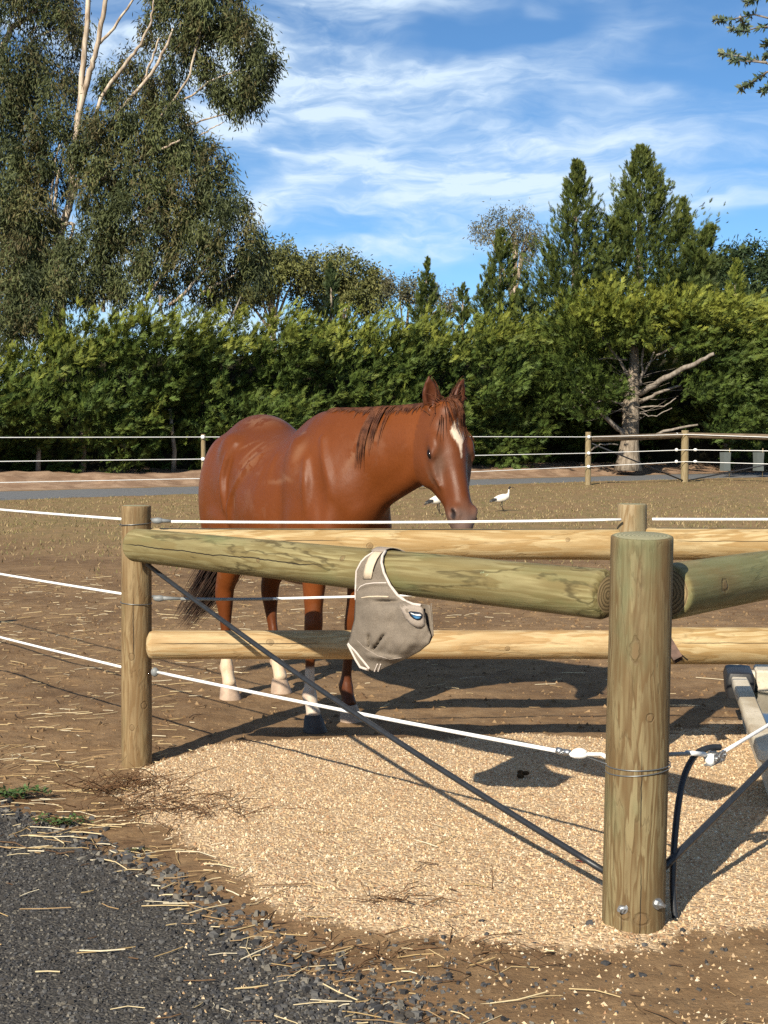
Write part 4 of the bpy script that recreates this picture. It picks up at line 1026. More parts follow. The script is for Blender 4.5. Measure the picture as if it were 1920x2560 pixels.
wire(sag((x_at(450, 6.2), 6.2, zm), (x_at(681, 6.2), 6.2, zm - .000), .002, 8), .0070, M_GREYW, 'wire_sleeve')
wire(sag((P2[0] + .05, 6.2, z_at(1490, 6.2)), (P4[0], 6.2, z_at(1488, 6.2)), .004), .0058, M_WHITE)
w0 = np.array([x_at(388, 6.16), 6.16, z_at(1680, 6.16)]); w1 = np.array([x_at(1395, 4.36), 4.36, z_at(1877, 4.36)])
wire(sag(w0, w1, .006, 20), .0068, M_WHITE, label='white bottom wire slanting down towards the corner post')
# strain insulators and springs
def blob(mb, c, r, seg=10, mi=0):
    V = []; F = []; n = 7
    for i in range(n):
        for k in range(seg):
            t = math.pi * i / (n - 1); p = 2 * math.pi * k / seg
            V.append((c[0] + r[0] * math.cos(t), c[1] + r[1] * math.sin(t) * math.cos(p), c[2] + r[2] * math.sin(t) * math.sin(p)))
    for i in range(n - 1):
        F += [(i * seg + k, i * seg + (k + 1) % seg, i * seg + seg + (k + 1) % seg, i * seg + seg + k) for k in range(seg)]
    mb.add(V, F, mi)
for v, u0, u1 in ((1303, 380, 428), (1497, 382, 450)):
    m = MB(); z = z_at(v, 6.2)
    m.tube([(x_at(u0 - 6, 6.2), 6.24, z + .006), (x_at(u0 + 12, 6.2), 6.2, z + .003), (x_at(u1, 6.2), 6.2, z)], [.006, .012, .006], 8)
    blob(m, (x_at(u0 + 14, 6.2), 6.2, z + .002), (.028, .015, .015))
    wbuild(m, 'insulator', M_GREYW, fence)
m = MB(); blob(m, (w0[0] - .008, w0[1], w0[2]), (.018, .016, .022)); wbuild(m, 'insulator', M_GREYW, fence)
def ring(c, r, rw, tilt=0.0, n=36):
    return [(c[0] + r * math.cos(a), c[1] + r * math.sin(a), c[2] + tilt * math.cos(a)) for a in np.linspace(0, 2 * math.pi, n)]
for v, til in ((1311, .004), (1510, -.004)):
    m = MB(); m.tube(ring((P1[0], P1[1], z_at(v, 6.2)), .0705, 0, til), .0018, 5, cap=False)
    o = wbuild(m, 'wire_loop', M_WIRE, fence); o.parent = post1; o.matrix_basis = post1.matrix_basis.inverted() @ Matrix.Translation(-fence.location)
for v, til in ((1926, .004), (1938, .010)):
    m = MB(); m.tube(ring((P3[0], P3[1], z_at(v, 4.07)), .0962, 0, til), .0018, 5, cap=False)
    o = wbuild(m, 'wire_loop', M_WIRE, fence); o.parent = post3; o.matrix_basis = post3.matrix_basis.inverted() @ Matrix.Translation(-fence.location)
# bolts in the corner post
for u, v in ((1552, 2274), (1651, 2262)):
    c = at(u, v, 4.07); d = c[:2] - P3[:2]; d = d / np.linalg.norm(d); d3 = np.array([d[0], d[1], 0.05])
    c = np.array([P3[0] + d[0] * .0935, P3[1] + d[1] * .0935, c[2]])
    m = MB(); m.tube([c - d3 * .01, c + d3 * .003], .017, 18); m.tube([c + d3 * .002, c + d3 * .016], .0115, 6); m.tube([c + d3 * .010, c + d3 * .030], .0055, 10)
    o = wbuild(m, 'bolt', M_STEEL, fence, smooth=False); o.parent = post3; o.matrix_basis = post3.matrix_basis.inverted() @ Matrix.Translation(-fence.location)
# white strain insulator left of the corner post
iu = at(1448, 1886, 4.31)
m = MB(); blob(m, iu, (.032, .016, .014), 14); blob(m, iu + [.0, -.004, .008], (.024, .013, .013), 14); wbuild(m, 'insulator', M_WHITE, fence, label='white strain insulator left of the corner post')
m = MB(); m.tube([at(1392, 1876, 4.36), at(1404, 1879, 4.35)], .011, 8); m.tube([at(1408, 1879, 4.35), at(1424, 1882, 4.33)], .0085, 8)
for k in range(4): m.tube(ring(at(1404 + k * 5, 1879 + k, 4.35), .009, 0, .008, 10), .0022, 4, cap=False)
wbuild(m, 'wire_clamp', M_STEEL, fence)
m = MB(); m.tube([at(1470, 1886, 4.29), at(1505, 1886, 4.27), P3 + [-.092, .02, z_at(1888, 4.2)]], .0065, 8); wbuild(m, 'wire', M_WHITE, fence)
m = MB(); m.tube([at(1470, 1894, 4.29), P3 + [-.095, -.01, z_at(1900, 4.2)]], .0018, 5); wbuild(m, 'wire', M_WIRE, fence)
# ratchet tensioner right of the corner post
m = MB(); m.tube([P3 + [.075, .075, z_at(1884, 4.25)], at(1722, 1884, 4.33)], .0068, 8); wbuild(m, 'wire_sleeve', M_GREYW, fence)
m = MB(); m.tube([at(1716, 1882, 4.33), at(1762, 1886, 4.40)], .0080, 8); wbuild(m, 'wire', M_WHITE, fence)
tdir = np.array([.60, .80, 0]); tside = np.array([.80, -.60, 0])
tc = at(1788, 1890, 4.44)
rat = MB()
R3 = Matrix(((tdir[0], tside[0], 0), (tdir[1], tside[1], 0), (0, 0, 1)))
for sd_ in (-1, 1):
    rat.box(tc + tside * .016 * sd_, (.088, .0035, .026), R3)
rat.tube([tc - tside * .02, tc + tside * .02], .0125, 14)
rat.tube([tc - tdir * .03 - tside * .024, tc - tdir * .03 + tside * .024], .0065, 10)
rat.tube([tc + tdir * .036 - tside * .022, tc + tdir * .036 + tside * .022], .0050, 10)
for a in np.linspace(0, 2 * math.pi, 9)[:-1]:
    rat.box(tc + tside * .0215 + tdir * .015 * math.cos(a) + np.array([0, 0, .015 * math.sin(a)]), (.006, .004, .006), R3)
rat.box(tc - tdir * .004 + np.array([0, 0, -.020]), (.11, .028, .003), R3)
wbuild(rat, 'wire_tensioner', M_STEEL, fence, smooth=False, label='galvanised ratchet tensioner right of the corner post')
m = MB(); blob(m, tc - tdir * .034 + np.array([0, 0, -.004]), (.020, .018, .019), 12); wbuild(m, 'insulator', M_WHITE, fence)
m = MB(); m.tube(sag(tc + tdir * .04, np.array([2.45, 6.22, .66]), .01, 14), .0065, 8); wbuild(m, 'wire', M_WHITE, fence)

# black feed cable looping down beside the corner post
cab = thing('electric_cable', 'black insulated cable bending down beside the right side of the corner post', 'cable', (.88, 4.2, 0))
cp = [at(1800, 1868, 4.46), at(1772, 1870, 4.44), at(1742, 1884, 4.41), at(1716, 1926, 4.36), at(1700, 1985, 4.31), at(1690, 2060, 4.27), at(1684, 2140, 4.24), at(1682, 2220, 4.22), at(1688, 2290, 4.20), at(1697, 2322, 4.19)]
cq = []
for i in range(len(cp) - 1):
    p_1, p0_, p1_, p2_ = cp[max(i - 1, 0)], cp[i], cp[i + 1], cp[min(i + 2, len(cp) - 1)]
    for t in np.linspace(0, 1, 6)[:-1]:
        cq.append(.5 * ((2 * p0_) + (-p_1 + p1_) * t + (2 * p_1 - 5 * p0_ + 4 * p1_ - p2_) * t * t + (-p_1 + 3 * p0_ - 3 * p1_ + p2_) * t ** 3))
cq.append(cp[-1]); cq[-1][2] = max(cq[-1][2], .012)
cq.append(cq[-1] + np.array([.004, -.004, -.03]))
m = MB(); m.tube(cq, .0105, 10); wbuild(m, 'sheath', M_BLACK, cab)

# ------------------------------------------------------------------ far fence
M_FP = wood('far_post_timber', (0.30, 0.245, 0.145), (0.20, 0.155, 0.085), .2, (0.19, 0.19, 0.11), 4.0, .3, 3.0)
M_FR = wood('far_rail_timber', (0.20, 0.155, 0.105), (0.12, 0.090, 0.060), .05, (0.16, 0.16, 0.11), 4.0, .3, 6.0)
far = thing('electric_fence', 'distant fence of slim posts and white electric wires beside the grey road', 'fence', (5.8, 39.8, 0))
fl = lambda X: 30.5 + .655 * (X + 8.4) if X < 8.95 else 41.85 - .45 * (X - 8.9)
zf = lambda v, Y: at(960, v, Y)[2]
FPX = [(-15.2, .055, 1.45), (-9.7, .055, 1.45), (-4.28, .055, 1.45), (.88, .06, 1.40), (5.80, .085, 1.50), (8.98, .115, 1.55), (13.6, .09, 1.45), (18.0, .06, 1.45)]
for X, r, h in FPX:
    log_obj('post', (X, fl(X), -.15), (X, fl(X), h), r, r * .96, M_FP, far, int(X * 7) % 40, 14, .01, label='thick strainer post of the far fence' if r > .1 else None)
hts = lambda X: (1.38, .86, .40) if X < 5 else (1.36, .90, .52)
mi = MB()
for k in range(3):
    pts = []
    for X, r, h in FPX:
        z = hts(X)[k] if X < 8 else (1.43, .97, .62)[k] if X < 12 else (1.26, .93, .52)[k]
        pts.append(np.array([X, fl(X) - r - .02, z]))
    m = MB(); m.tube(pts, .0105, 6); wbuild(m, 'wire', M_WHITE, far)
    for p, (X, r, h) in zip(pts, FPX):
        if X > -12:
            b = MB(); blob(b, p + np.array([0 if r < .1 else -.28, -.01, 0]), (.05, .035, .05), 8)
            if r > .1: blob(b, p + np.array([.28, -.01, 0]), (.06, .04, .045), 8)
            wbuild(b, 'insulator', M_WHITE, far)
log_obj('rail', (5.88, fl(5.88) + .02, 1.30), (8.90, fl(8.90), 1.40), .085, .085, M_FR, far, 41, 16, end=M_ENDR)
log_obj('rail', (9.06, fl(9.06), 1.40), (13.6, fl(13.6), 1.30), .085, .085, M_FR, far, 42, 16, end=M_ENDR)
m = MB(); m.tube([(5.9, fl(5.9), 1.18), (8.9, fl(8.9) - .1, .06)], .022, 6); wbuild(m, 'brace_rod', M_BLACK, far)
m = MB(); m.tube([(9.06, fl(9.06) - .1, .06), (13.5, fl(13.5), 1.1)], .022, 6); wbuild(m, 'brace_rod', M_BLACK, far)
# ------------------------------------------------------------------ horse and birds (continuous bodies from blended volumes)
class Field:
    def __init__(self, lo, hi, h):
        self.lo = np.array(lo, float); self.h = h
        self.n = np.ceil((np.array(hi) - self.lo) / h).astype(int) + 1
        self.D = np.full(self.n, 0.5, np.float32)
        self.ax = [(self.lo[i] + h * np.arange(self.n[i])).astype(np.float32) for i in range(3)]
    def box(self, lo, hi):
        a = np.maximum(0, np.floor((np.array(lo) - self.lo) / self.h).astype(int))
        b = np.minimum(self.n, np.ceil((np.array(hi) - self.lo) / self.h).astype(int) + 1)
        return tuple(slice(x, max(x, y)) for x, y in zip(a, b))
    def grid(self, sl):
        return (self.ax[0][sl[0]][:, None, None], self.ax[1][sl[1]][None, :, None], self.ax[2][sl[2]][None, None, :])
    @staticmethod
    def ell_d(X, Y, Z, c, R, r):
        x = X - c[0]; y = Y - c[1]; z = Z - c[2]
        q = [(x * R[i][0] + y * R[i][1] + z * R[i][2]) / r[i] for i in range(3)]
        k0 = np.sqrt(q[0] ** 2 + q[1] ** 2 + q[2] ** 2) + 1e-6
        k1 = np.sqrt((q[0] / r[0]) ** 2 + (q[1] / r[1]) ** 2 + (q[2] / r[2]) ** 2) + 1e-6
        return (k0 * (k0 - 1) / k1).astype(np.float32)
    def blend(self, sl, C, k, op='+'):
        A = self.D[sl]
        if op == '+':
            h = np.clip(k - np.abs(A - C), 0, None) / k
            self.D[sl] = np.minimum(A, C) - h * h * k * 0.25
        else:
            C = -C
            h = np.clip(k - np.abs(A - C), 0, None) / k
            self.D[sl] = np.maximum(A, C) + h * h * k * 0.25
    def ell(self, c, r, R=None, k=0.03, op='+'):
        R = np.eye(3) if R is None else np.asarray(R, float)
        e = np.sqrt(((R * np.array(r)[:, None]) ** 2).sum(0)) + k * 1.5 + 2 * self.h
        c = np.array(c, float); sl = self.box(c - e, c + e)
        self.blend(sl, self.ell_d(*self.grid(sl), c, R, r), k, op)
    def chain(self, keys, up, k=0.03, step=0.015, rt=None, smooth=True, op='+'):
        """keys: (pos, r_up, r_side); sections swept along a path"""
        P = np.array([q[0] for q in keys], float); ru = np.array([q[1] for q in keys]); rv = np.array([q[2] for q in keys])
        s = np.concatenate(([0], np.cumsum(np.linalg.norm(np.diff(P, axis=0), axis=1))))
        m = max(2, int(s[-1] / step)); t = np.linspace(0, s[-1], m)
        I = lambda y: np.interp(t, s, y)
        Q = np.stack([I(P[:, i]) for i in range(3)], 1); RU = I(ru); RV = I(rv)
        if smooth:
            ker = np.array([1, 2, 3, 2, 1]) / 9.0
            for A in (Q[:, 0], Q[:, 1], Q[:, 2], RU, RV):
                pad = np.concatenate((np.full(2, A[0]) , A, np.full(2, A[-1])))
                A[1:-1] = np.convolve(pad, ker, 'valid')[1:-1]
        T = np.gradient(Q, axis=0); T /= np.linalg.norm(T, axis=1)[:, None]
        ext = max(RU.max(), RV.max()) + k * 1.5 + 2 * self.h
        sl = self.box(Q.min(0) - ext, Q.max(0) + ext)
        C = np.full([x.stop - x.start for x in sl], 0.5, np.float32)
        off = np.array([x.start for x in sl])
        for i in range(m):
            u = np.array(up, float); u = u - T[i] * np.dot(u, T[i]); u /= np.linalg.norm(u)
            v = np.cross(T[i], u); R = np.stack([T[i], u, v])
            r = (rt or 0.75 * min(RU[i], RV[i]), RU[i], RV[i])
            e = np.sqrt(((R * np.array(r)[:, None]) ** 2).sum(0)) + k + 2 * self.h
            s2 = self.box(Q[i] - e, Q[i] + e)
            loc = tuple(slice(max(0, a.start - o), max(0, a.stop - o)) for a, o in zip(s2, off))
            d = self.ell_d(*self.grid(s2), Q[i], R, r)
            C[loc] = np.minimum(C[loc], d)
        self.blend(sl, C, k, op)
    def sample(self, P):
        q = (np.asarray(P) - self.lo) / self.h
        i = np.clip(np.floor(q).astype(int), 0, self.n - 2); f = np.clip(q - i, 0, 1)
        r = 0
        for a in (0, 1):
            for b in (0, 1):
                for c in (0, 1):
                    w = (f[..., 0] if a else 1 - f[..., 0]) * (f[..., 1] if b else 1 - f[..., 1]) * (f[..., 2] if c else 1 - f[..., 2])
                    r = r + w * self.D[i[..., 0] + a, i[..., 1] + b, i[..., 2] + c]
        return r
    def grad(self, P):
        e = self.h
        g = np.stack([self.sample(P + e * d) - self.sample(P - e * d) for d in np.eye(3)], -1)
        return g / (np.linalg.norm(g, axis=-1, keepdims=True) + 1e-9)
    def surface(self, smooth=2):
        D = self.D; ins = D < 0
        nx, ny, nz = D.shape
        cnt = np.zeros((nx - 1, ny - 1, nz - 1), np.int8)
        for a in (0, 1):
            for b in (0, 1):
                for c in (0, 1):
                    cnt += ins[a:nx - 1 + a, b:ny - 1 + b, c:nz - 1 + c]
        act = (cnt > 0) & (cnt < 8)
        idx = np.argwhere(act)
        ids = np.full(act.shape, -1, np.int32); ids[act] = np.arange(len(idx))
        corner = {}
        for a in (0, 1):
            for b in (0, 1):
                for c in (0, 1):
                    corner[a, b, c] = D[idx[:, 0] + a, idx[:, 1] + b, idx[:, 2] + c]
        acc = np.zeros((len(idx), 3)); w = np.zeros(len(idx))
        for c0 in corner:
            for ax in range(3):
                if c0[ax]: continue
                c1 = list(c0); c1[ax] = 1; c1 = tuple(c1)
                d0, d1 = corner[c0], corner[c1]
                m = (d0 < 0) != (d1 < 0)
                t = d0[m] / (d0[m] - d1[m])
                p = np.tile(np.array(c0, float), (m.sum(), 1)); p[:, ax] += t
                acc[m] += p; w[m] += 1
        V = self.lo + self.h * (idx + acc / w[:, None])
        F = []
        for ax in range(3):
            sl0 = [slice(1, -1)] * 3; sl0[ax] = slice(0, -1)
            sl1 = [slice(1, -1)] * 3; sl1[ax] = slice(1, None)
            A = ins[tuple(sl0)]; B = ins[tuple(sl1)]
            o = [1, 1, 1]; o[ax] = 0
            b_, c_ = (ax + 1) % 3, (ax + 2) % 3
            for flip, msk in ((False, A & ~B), (True, ~A & B)):
                e = np.argwhere(msk) + np.array(o)
                q = []
                for db, dc in ((-1, -1), (0, -1), (0, 0), (-1, 0)):
                    s = e.copy(); s[:, b_] += db; s[:, c_] += dc
                    q.append(ids[s[:, 0], s[:, 1], s[:, 2]])
                q = np.stack(q, 1)
                F.append(q[:, ::-1] if flip else q)
        F = np.concatenate(F)
        F = F[(F >= 0).all(1)]
        for _ in range(smooth):
            S = np.zeros_like(V); n = np.zeros(len(V))
            for k in range(4):
                a, b = F[:, k], F[:, (k + 1) % 4]
                for j in range(3):
                    S[:, j] += np.bincount(a, V[b, j], len(V)) + np.bincount(b, V[a, j], len(V))
                n += np.bincount(a, minlength=len(V)) + np.bincount(b, minlength=len(V))
            V = 0.4 * V + 0.6 * S / n[:, None]
        return V, F

def strands_mesh(name, lines, radii, mat, parent, sides=3, **kw):
    m = MB()
    for L, r in zip(lines, radii):
        n = len(L)
        m.tube(L, [r * (1.0 - 0.85 * (i / (n - 1)) ** 2) for i in range(n)], sides, cap=False)
    return m.build(name, mat, parent, **kw)

# ---- coat, hair, hoof materials
def coat_material(name, rough=0.40):
    m = NT(name); c = m.coord()
    base = m.attr('coat', 'Color')
    n1 = m.noise(c, 5.0, 5, 0.6); n2 = m.noise(m.map(c, (60, 60, 18)), 3.0, 4, 0.6)
    col = m.mix(m.ramp(n1, 0.35, 0.7, 0.0, 0.22), base, m.mix(1.0, base, (1.35, 1.25, 1.15), 'MULTIPLY'))
    col = m.mix(m.ramp(n2, 0.35, 0.75, 0.0, 0.35), col, m.mix(1.0, col, (0.62, 0.60, 0.58), 'MULTIPLY'))
    dusty = m.ramp(m.noise(m.map(c, (3, 3, 3)), 2.0, 7, 0.65), 0.56, 0.72, 0.0, 0.06)
    col = m.mix(dusty, col, (0.36, 0.26, 0.19))
    bmp = m.bump(m.noise(m.map(c, (90, 90, 25)), 4.0, 3), 0.22, 0.003)
    bmp = m.bump(m.noise(c, 14.0, 3), 0.25, 0.01, bmp)
    return m.done(col, m.ramp(n1, 0.3, 0.7, rough, rough + 0.12), bmp, 0.18)
M_COAT = coat_material('chestnut_coat')
def hair_material(name, a, b):
    m = NT(name); c = m.coord()
    return m.done(m.mix(m.ramp(m.noise(c, 26.0, 4), 0.35, 0.65), a, b), 0.55, None, 0.16)
M_MANE = hair_material('chestnut_mane_hair', (0.052, 0.018, 0.009), (0.125, 0.046, 0.021))
M_TAIL = hair_material('dark_tail_hair', (0.014, 0.008, 0.006), (0.042, 0.021, 0.013))
M_HOOFD = plain('dark_hoof', (0.060, 0.050, 0.045), 0.55, 0.3, var=0.2, scale=25)
M_HOOFP = plain('pale_hoof', (0.40, 0.29, 0.21), 0.6, 0.3, var=0.14, scale=25)
M_EYE = NT('horse_eye').done((0.008, 0.005, 0.004), 0.10, None, 0.22)

HORSE_POS = (-0.48, 7.47, 0.0); HORSE_ROT = math.atan2(-0.868, 0.497)
horse = thing('horse', 'chestnut horse with white blaze and white hind socks standing behind the timber rails', 'horse', HORSE_POS, HORSE_ROT)

fld = Field((-1.0, -0.42, 0.02), (1.62, 0.44, 1.92), 0.0092)
# barrel
tors = [(-.86, 1.26, 1.04, .06), (-.82, 1.37, .93, .15), (-.72, 1.475, .86, .225), (-.58, 1.545, .82, .262), (-.42, 1.572, .80, .28),
        (-.28, 1.548, .77, .282), (-.12, 1.505, .72, .292), (.02, 1.478, .70, .30), (.14, 1.474, .695, .295), (.24, 1.50, .70, .272),
        (.33, 1.55, .72, .242), (.42, 1.582, .745, .225), (.52, 1.572, .78, .215), (.60, 1.50, .83, .205), (.68, 1.39, .90, .185), (.735, 1.25, .97, .12)]
fld.chain([((x, 0, (a + b) / 2), (a - b) / 2, w) for x, a, b, w in tors], (0, 0, 1), 0.03, 0.012, rt=0.10)
def Ry(deg):   # rotation in the x-z plane
    a = rad(deg); return np.array([[math.cos(a), 0, math.sin(a)], [0, 1, 0], [-math.sin(a), 0, math.cos(a)]])
# rump ridge, withers ridge
fld.ell((-.40, 0, 1.50), (.24, .10, .085), k=.08)
fld.ell((.47, 0, 1.50), (.23, .05, .085), Ry(0), k=.10)
# neck
fld.chain([((.50, 0, 1.28), .30, .175), ((.64, .02, 1.325), .265, .155), ((.80, .06, 1.375), .222, .125), ((.96, .115, 1.41), .188, .105),
           ((1.10, .165, 1.44), .165, .092), ((1.20, .195, 1.475), .138, .082)], (0, 0, 1), 0.06, 0.02, rt=0.07)
fld.chain([((.50, 0, 1.555), .03, .05), ((.70, .03, 1.575), .03, .035), ((.92, .105, 1.585), .028, .03), ((1.12, .17, 1.600), .028, .03), ((1.20, .20, 1.602), .03, .035)], (0, 0, 1), 0.06, rt=.03)
for s in (-1, 1):
    # hindquarters
    fld.ell((-.60, s * .15, 1.13), (.20, .125, .34), Ry(-8), k=.05)
    fld.ell((-.44, s * .165, 1.02), (.185, .105, .24), Ry(18), k=.035)
    fld.ell((-.33, s * .185, .93), (.10, .075, .14), Ry(10), k=.04)
    fld.ell((-.36, s * .19, 1.41), (.085, .06, .075), k=.07)
    # flank hollow between the hip and the last rib
    fld.ell((-.24, s * .335, 1.24), (.060, .050, .19), Ry(22), k=.07, op='-')
    fld.ell((-.335, s * .325, 1.15), (.020, .034, .15), Ry(14), k=.030, op='-')
    # shoulder blade, its front groove, upper arm, breast
    fld.ell((.45, s * .168, 1.17), (.115, .075, .31), Ry(14), k=.05)
    fld.ell((.545, s * .165, 1.14), (.075, .062, .26), Ry(10), k=.035)
    fld.ell((.445, s * .180, 1.03), (.115, .080, .18), Ry(-14), k=.030)
    fld.ell((.655, s * .115, 1.06), (.095, .105, .155), Ry(8), k=.04)
    fld.ell((.665, s * .235, 1.20), (.022, .040, .17), Ry(16), k=.06, op='-')
    fld.ell((.315, s * .285, 1.06), (.022, .036, .22), Ry(-4), k=.05, op='-')
# windpipe line under the neck and jugular groove
fld.chain([((.72, .04, 1.13), .05, .06), ((.90, .085, 1.215), .045, .05), ((1.06, .13, 1.30), .042, .05), ((1.14, .15, 1.36), .045, .06)], (0, 0, 1), .04, rt=.04)
# legs
def leg(keys, y, k=.045): fld.chain([((x, yy + y, z), rf, rl) for x, yy, z, rf, rl in keys], (1, 0, 0), k, 0.014)
RF = [(.50, .0, 1.08, .14, .085), (.475, 0, .95, .112, .078), (.468, .0, .83, .084, .066), (.466, 0, .71, .064, .053), (.468, 0, .61, .048, .044),
      (.474, 0, .55, .050, .047), (.472, 0, .50, .048, .045), (.463, 0, .445, .036, .031), (.457, 0, .33, .031, .023), (.455, 0, .22, .033, .025),
      (.458, 0, .172, .043, .037), (.480, 0, .12, .033, .031), (.496, 0, .088, .038, .038)]
leg([(x + .03 * sstep(z, .3, .6), .012 * sstep(z, .5, 1.0), z, a, b) for x, y, z, a, b in RF], -.140)
LF = [(x - .138 * (1 - sstep(z, .1, .95)), .02 * sstep(z, .5, 1.0), z, a, b) for x, y, z, a, b in RF]
leg(LF, .140)
RH = [(-.42, 0, 1.02, .20, .105), (-.43, 0, .92, .165, .095), (-.455, 0, .81, .115, .078), (-.495, 0, .71, .080, .060), (-.535, 0, .64, .064, .048),
      (-.552, 0, .58, .064, .047), (-.550, 0, .53, .058, .044), (-.545, 0, .47, .043, .036), (-.540, 0, .40, .035, .028), (-.535, 0, .29, .034, .026),
      (-.532, 0, .22, .037, .029), (-.528, 0, .176, .046, .039), (-.508, 0, .12, .036, .034), (-.492, 0, .088, .041, .040)]
leg(RH, -.168)
LH = [(x - .075 * sstep(z, .12, .5) * (1 - sstep(z, .62, 1.0)) - .035, 0, z, a, b) for x, y, z, a, b in RH]
leg(LH, .166)
fld.chain([((-.55, -.168, .80), .028, .026), ((-.60, -.168, .69), .026, .022), ((-.612, -.168, .625), .030, .026), ((-.585, -.168, .55), .024, .024)], (1, 0, 0), .04)
fld.chain([((-.62, .166, .80), .028, .026), ((-.69, .166, .69), .026, .022), ((-.705, .166, .625), .030, .026), ((-.68, .166, .55), .024, .024)], (1, 0, 0), .04)
for x, y in ((.425, -.14), (.30, .14), (-.575, -.168), (-.625, .166)):    # ergot and tendon behind the fetlock
    fld.ell((x - .0, y, .165), (.02, .022, .03), k=.03)

# ---- head
HP = np.array([1.235, .205, 1.612]); HM = np.array([1.448, .170, 1.072])
HA = (HM - HP) / np.linalg.norm(HM - HP)
HYAW = rad(-2.0)
HL = np.array([-math.sin(HYAW), math.cos(HYAW), 0.0]); HL -= HA * np.dot(HL, HA); HL /= np.linalg.norm(HL)
HN = np.cross(HA, HL)
def H(s, lat, dep): return HP + HA * s + HL * lat + HN * dep
HR = np.stack([HA, HL, HN])      # ellipsoid axes: along face, lateral, front
head = [(.00, .20, .080, 0), (.06, .235, .096, .004), (.12, .265, .105, .010), (.18, .285, .106, .012), (.25, .275, .094, .010), (.31, .24, .078, .006),
        (.37, .190, .065, .003), (.43, .155, .058, .001), (.49, .138, .062, .0), (.53, .120, .060, -.004), (.555, .092, .048, -.010)]
fld.chain([(H(s, 0, f - d / 2), d / 2, w) for s, d, w, f in head], HN, .035, .012, rt=.05)
for s in (-1, 1):
    fld.ell(H(.225, s * .072, -.165), (.105, .040, .095), HR, k=.035)            # cheek
    fld.ell(H(.170, s * .092, -.050), (.050, .022, .034), HR, k=.035)             # brow over the eye
    fld.chain([(H(.225, s * .100, -.075), .012, .012), (H(.30, s * .088, -.085), .011, .012), (H(.36, s * .072, -.08), .01, .01)], HN, .03)   # cheek bone
    fld.ell(H(.505, s * .050, -.035), (.036, .026, .034), HR, k=.025)            # nostril wing
    fld.ell(H(.513, s * .070, -.022), (.028, .016, .014), np.stack([HA * .8 + HN * .6, HL, -HA * .6 + HN * .8]), k=.010, op='-')
    fld.ell(H(.36, s * .080, -.045), (.07, .012, .014), HR, k=.03, op='-')        # hollow along the nose
    fld.ell(H(.208, s * .126, -.066), (.024, .018, .014), HR, k=.010, op='-')
    fld.chain([(H(.178, s * .103, -.066), .008, .008), (H(.196, s * .113, -.048), .009, .009), (H(.222, s * .112, -.046), .008, .008), (H(.238, s * .103, -.056), .006, .006)], HN, .012, .005)     # eye socket
    # ear: a cupped leaf
    eb = H(-.015, s * .062, -.075); et = eb + np.array([0.005, 0, .0]) + HL * s * .030 + np.array([0.02, 0, .155])
    ax = (et - eb) / np.linalg.norm(et - eb); fw = np.array([.93, 0, .0]) + HL * s * .30; fw -= ax * np.dot(fw, ax); fw /= np.linalg.norm(fw)
    sd = np.cross(ax, fw)
    fld.chain([(eb, .030, .030), (eb + (et - eb) * .28, .032, .040), (eb + (et - eb) * .52, .028, .040), (eb + (et - eb) * .78, .020, .027), (et, .007, .007)], fw, .02, .008)
    fld.ell(eb + (et - eb) * .52 + fw * .026, (.078, .026, .025), np.stack([ax, fw, sd]), k=.008, op='-')
fld.ell(H(.540, 0, -.092), (.034, .036, .026), HR, k=.018)                         # lower lip and chin
fld.chain([(H(.537, -.05, -.060), .006, .006), (H(.560, 0, -.056), .006, .006), (H(.537, .05, -.060), .006, .006)], HN, .01)
fld.ell(H(.02, 0, -.02), (.06, .055, .05), HR, k=.04)                            # poll

# skin folds of the flank, shoulder-blade spine and muscle edges (mirrored on both sides)
for s in (-1, 1):
    def line(pts, rr, k, sink=.006, op='+'):
        n = len(pts)
        fld.chain([((a, s * (-b - (sink if op == '+' else -sink)), c), rr * (.45 if i in (0, n - 1) else 1), rr * (.45 if i in (0, n - 1) else 1)) for i, (a, b, c) in enumerate(pts)], (0, 1, 0), k, .008, op=op)
    line([(-.262, -.245, 1.40), (-.285, -.262, 1.316), (-.300, -.274, 1.24), (-.290, -.282, 1.159), (-.285, -.28, 1.09)], .024, .030, .010, '-')
    line([(-.275, -.215, 1.44), (-.315, -.252, 1.353), (-.338, -.270, 1.261), (-.318, -.274, 1.171), (-.30, -.27, 1.08)], .018, .028, .000)
    line([(.013, -.200, 1.375), (-.038, -.241, 1.322), (-.106, -.268, 1.250), (-.190, -.272, 1.178), (-.232, -.274, 1.100), (-.238, -.270, 1.01)], .018, .028, .000)
    line([(.60, -.135, 1.47), (.655, -.150, 1.37), (.70, -.152, 1.29), (.73, -.145, 1.19)], .017, .028, -.004)
    line([(.54, -.195, 1.36), (.57, -.215, 1.25), (.58, -.215, 1.12)], .019, .03, -.002)
hV, hF = fld.surface(2)
# ---- coat colours of the animal
CH = np.array([0.114, 0.0300, 0.0060]); CH_D = np.array([0.056, 0.0150, 0.0045]); CH_L = np.array([0.150, 0.042, 0.0085])
x, y, z = hV[:, 0], hV[:, 1], hV[:, 2]
nz = fbm(hV, 2.5, 4, 3)
mixc = lambda C, c, w: C * (1 - w[:, None]) + np.array(c) * w[:, None]
C = np.tile(CH, (len(hV), 1))
C = mixc(C, CH_L, sstep(nz, .45, .7) * .6)
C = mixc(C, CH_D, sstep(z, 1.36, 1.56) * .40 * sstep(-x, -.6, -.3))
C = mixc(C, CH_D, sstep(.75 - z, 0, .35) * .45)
hs = (hV - HP) @ HA; hl = (hV - HP) @ HL; hn = (hV - HP) @ HN
inhead = (x > 1.12) & (hs > -.25)
face = inhead & (hs > -.02) & (hn > -.33)
C[face] = mixc(C, (0.085, 0.026, 0.009), np.full(len(C), .55))[face]
n2 = fbm(hV, 30, 3, 9)
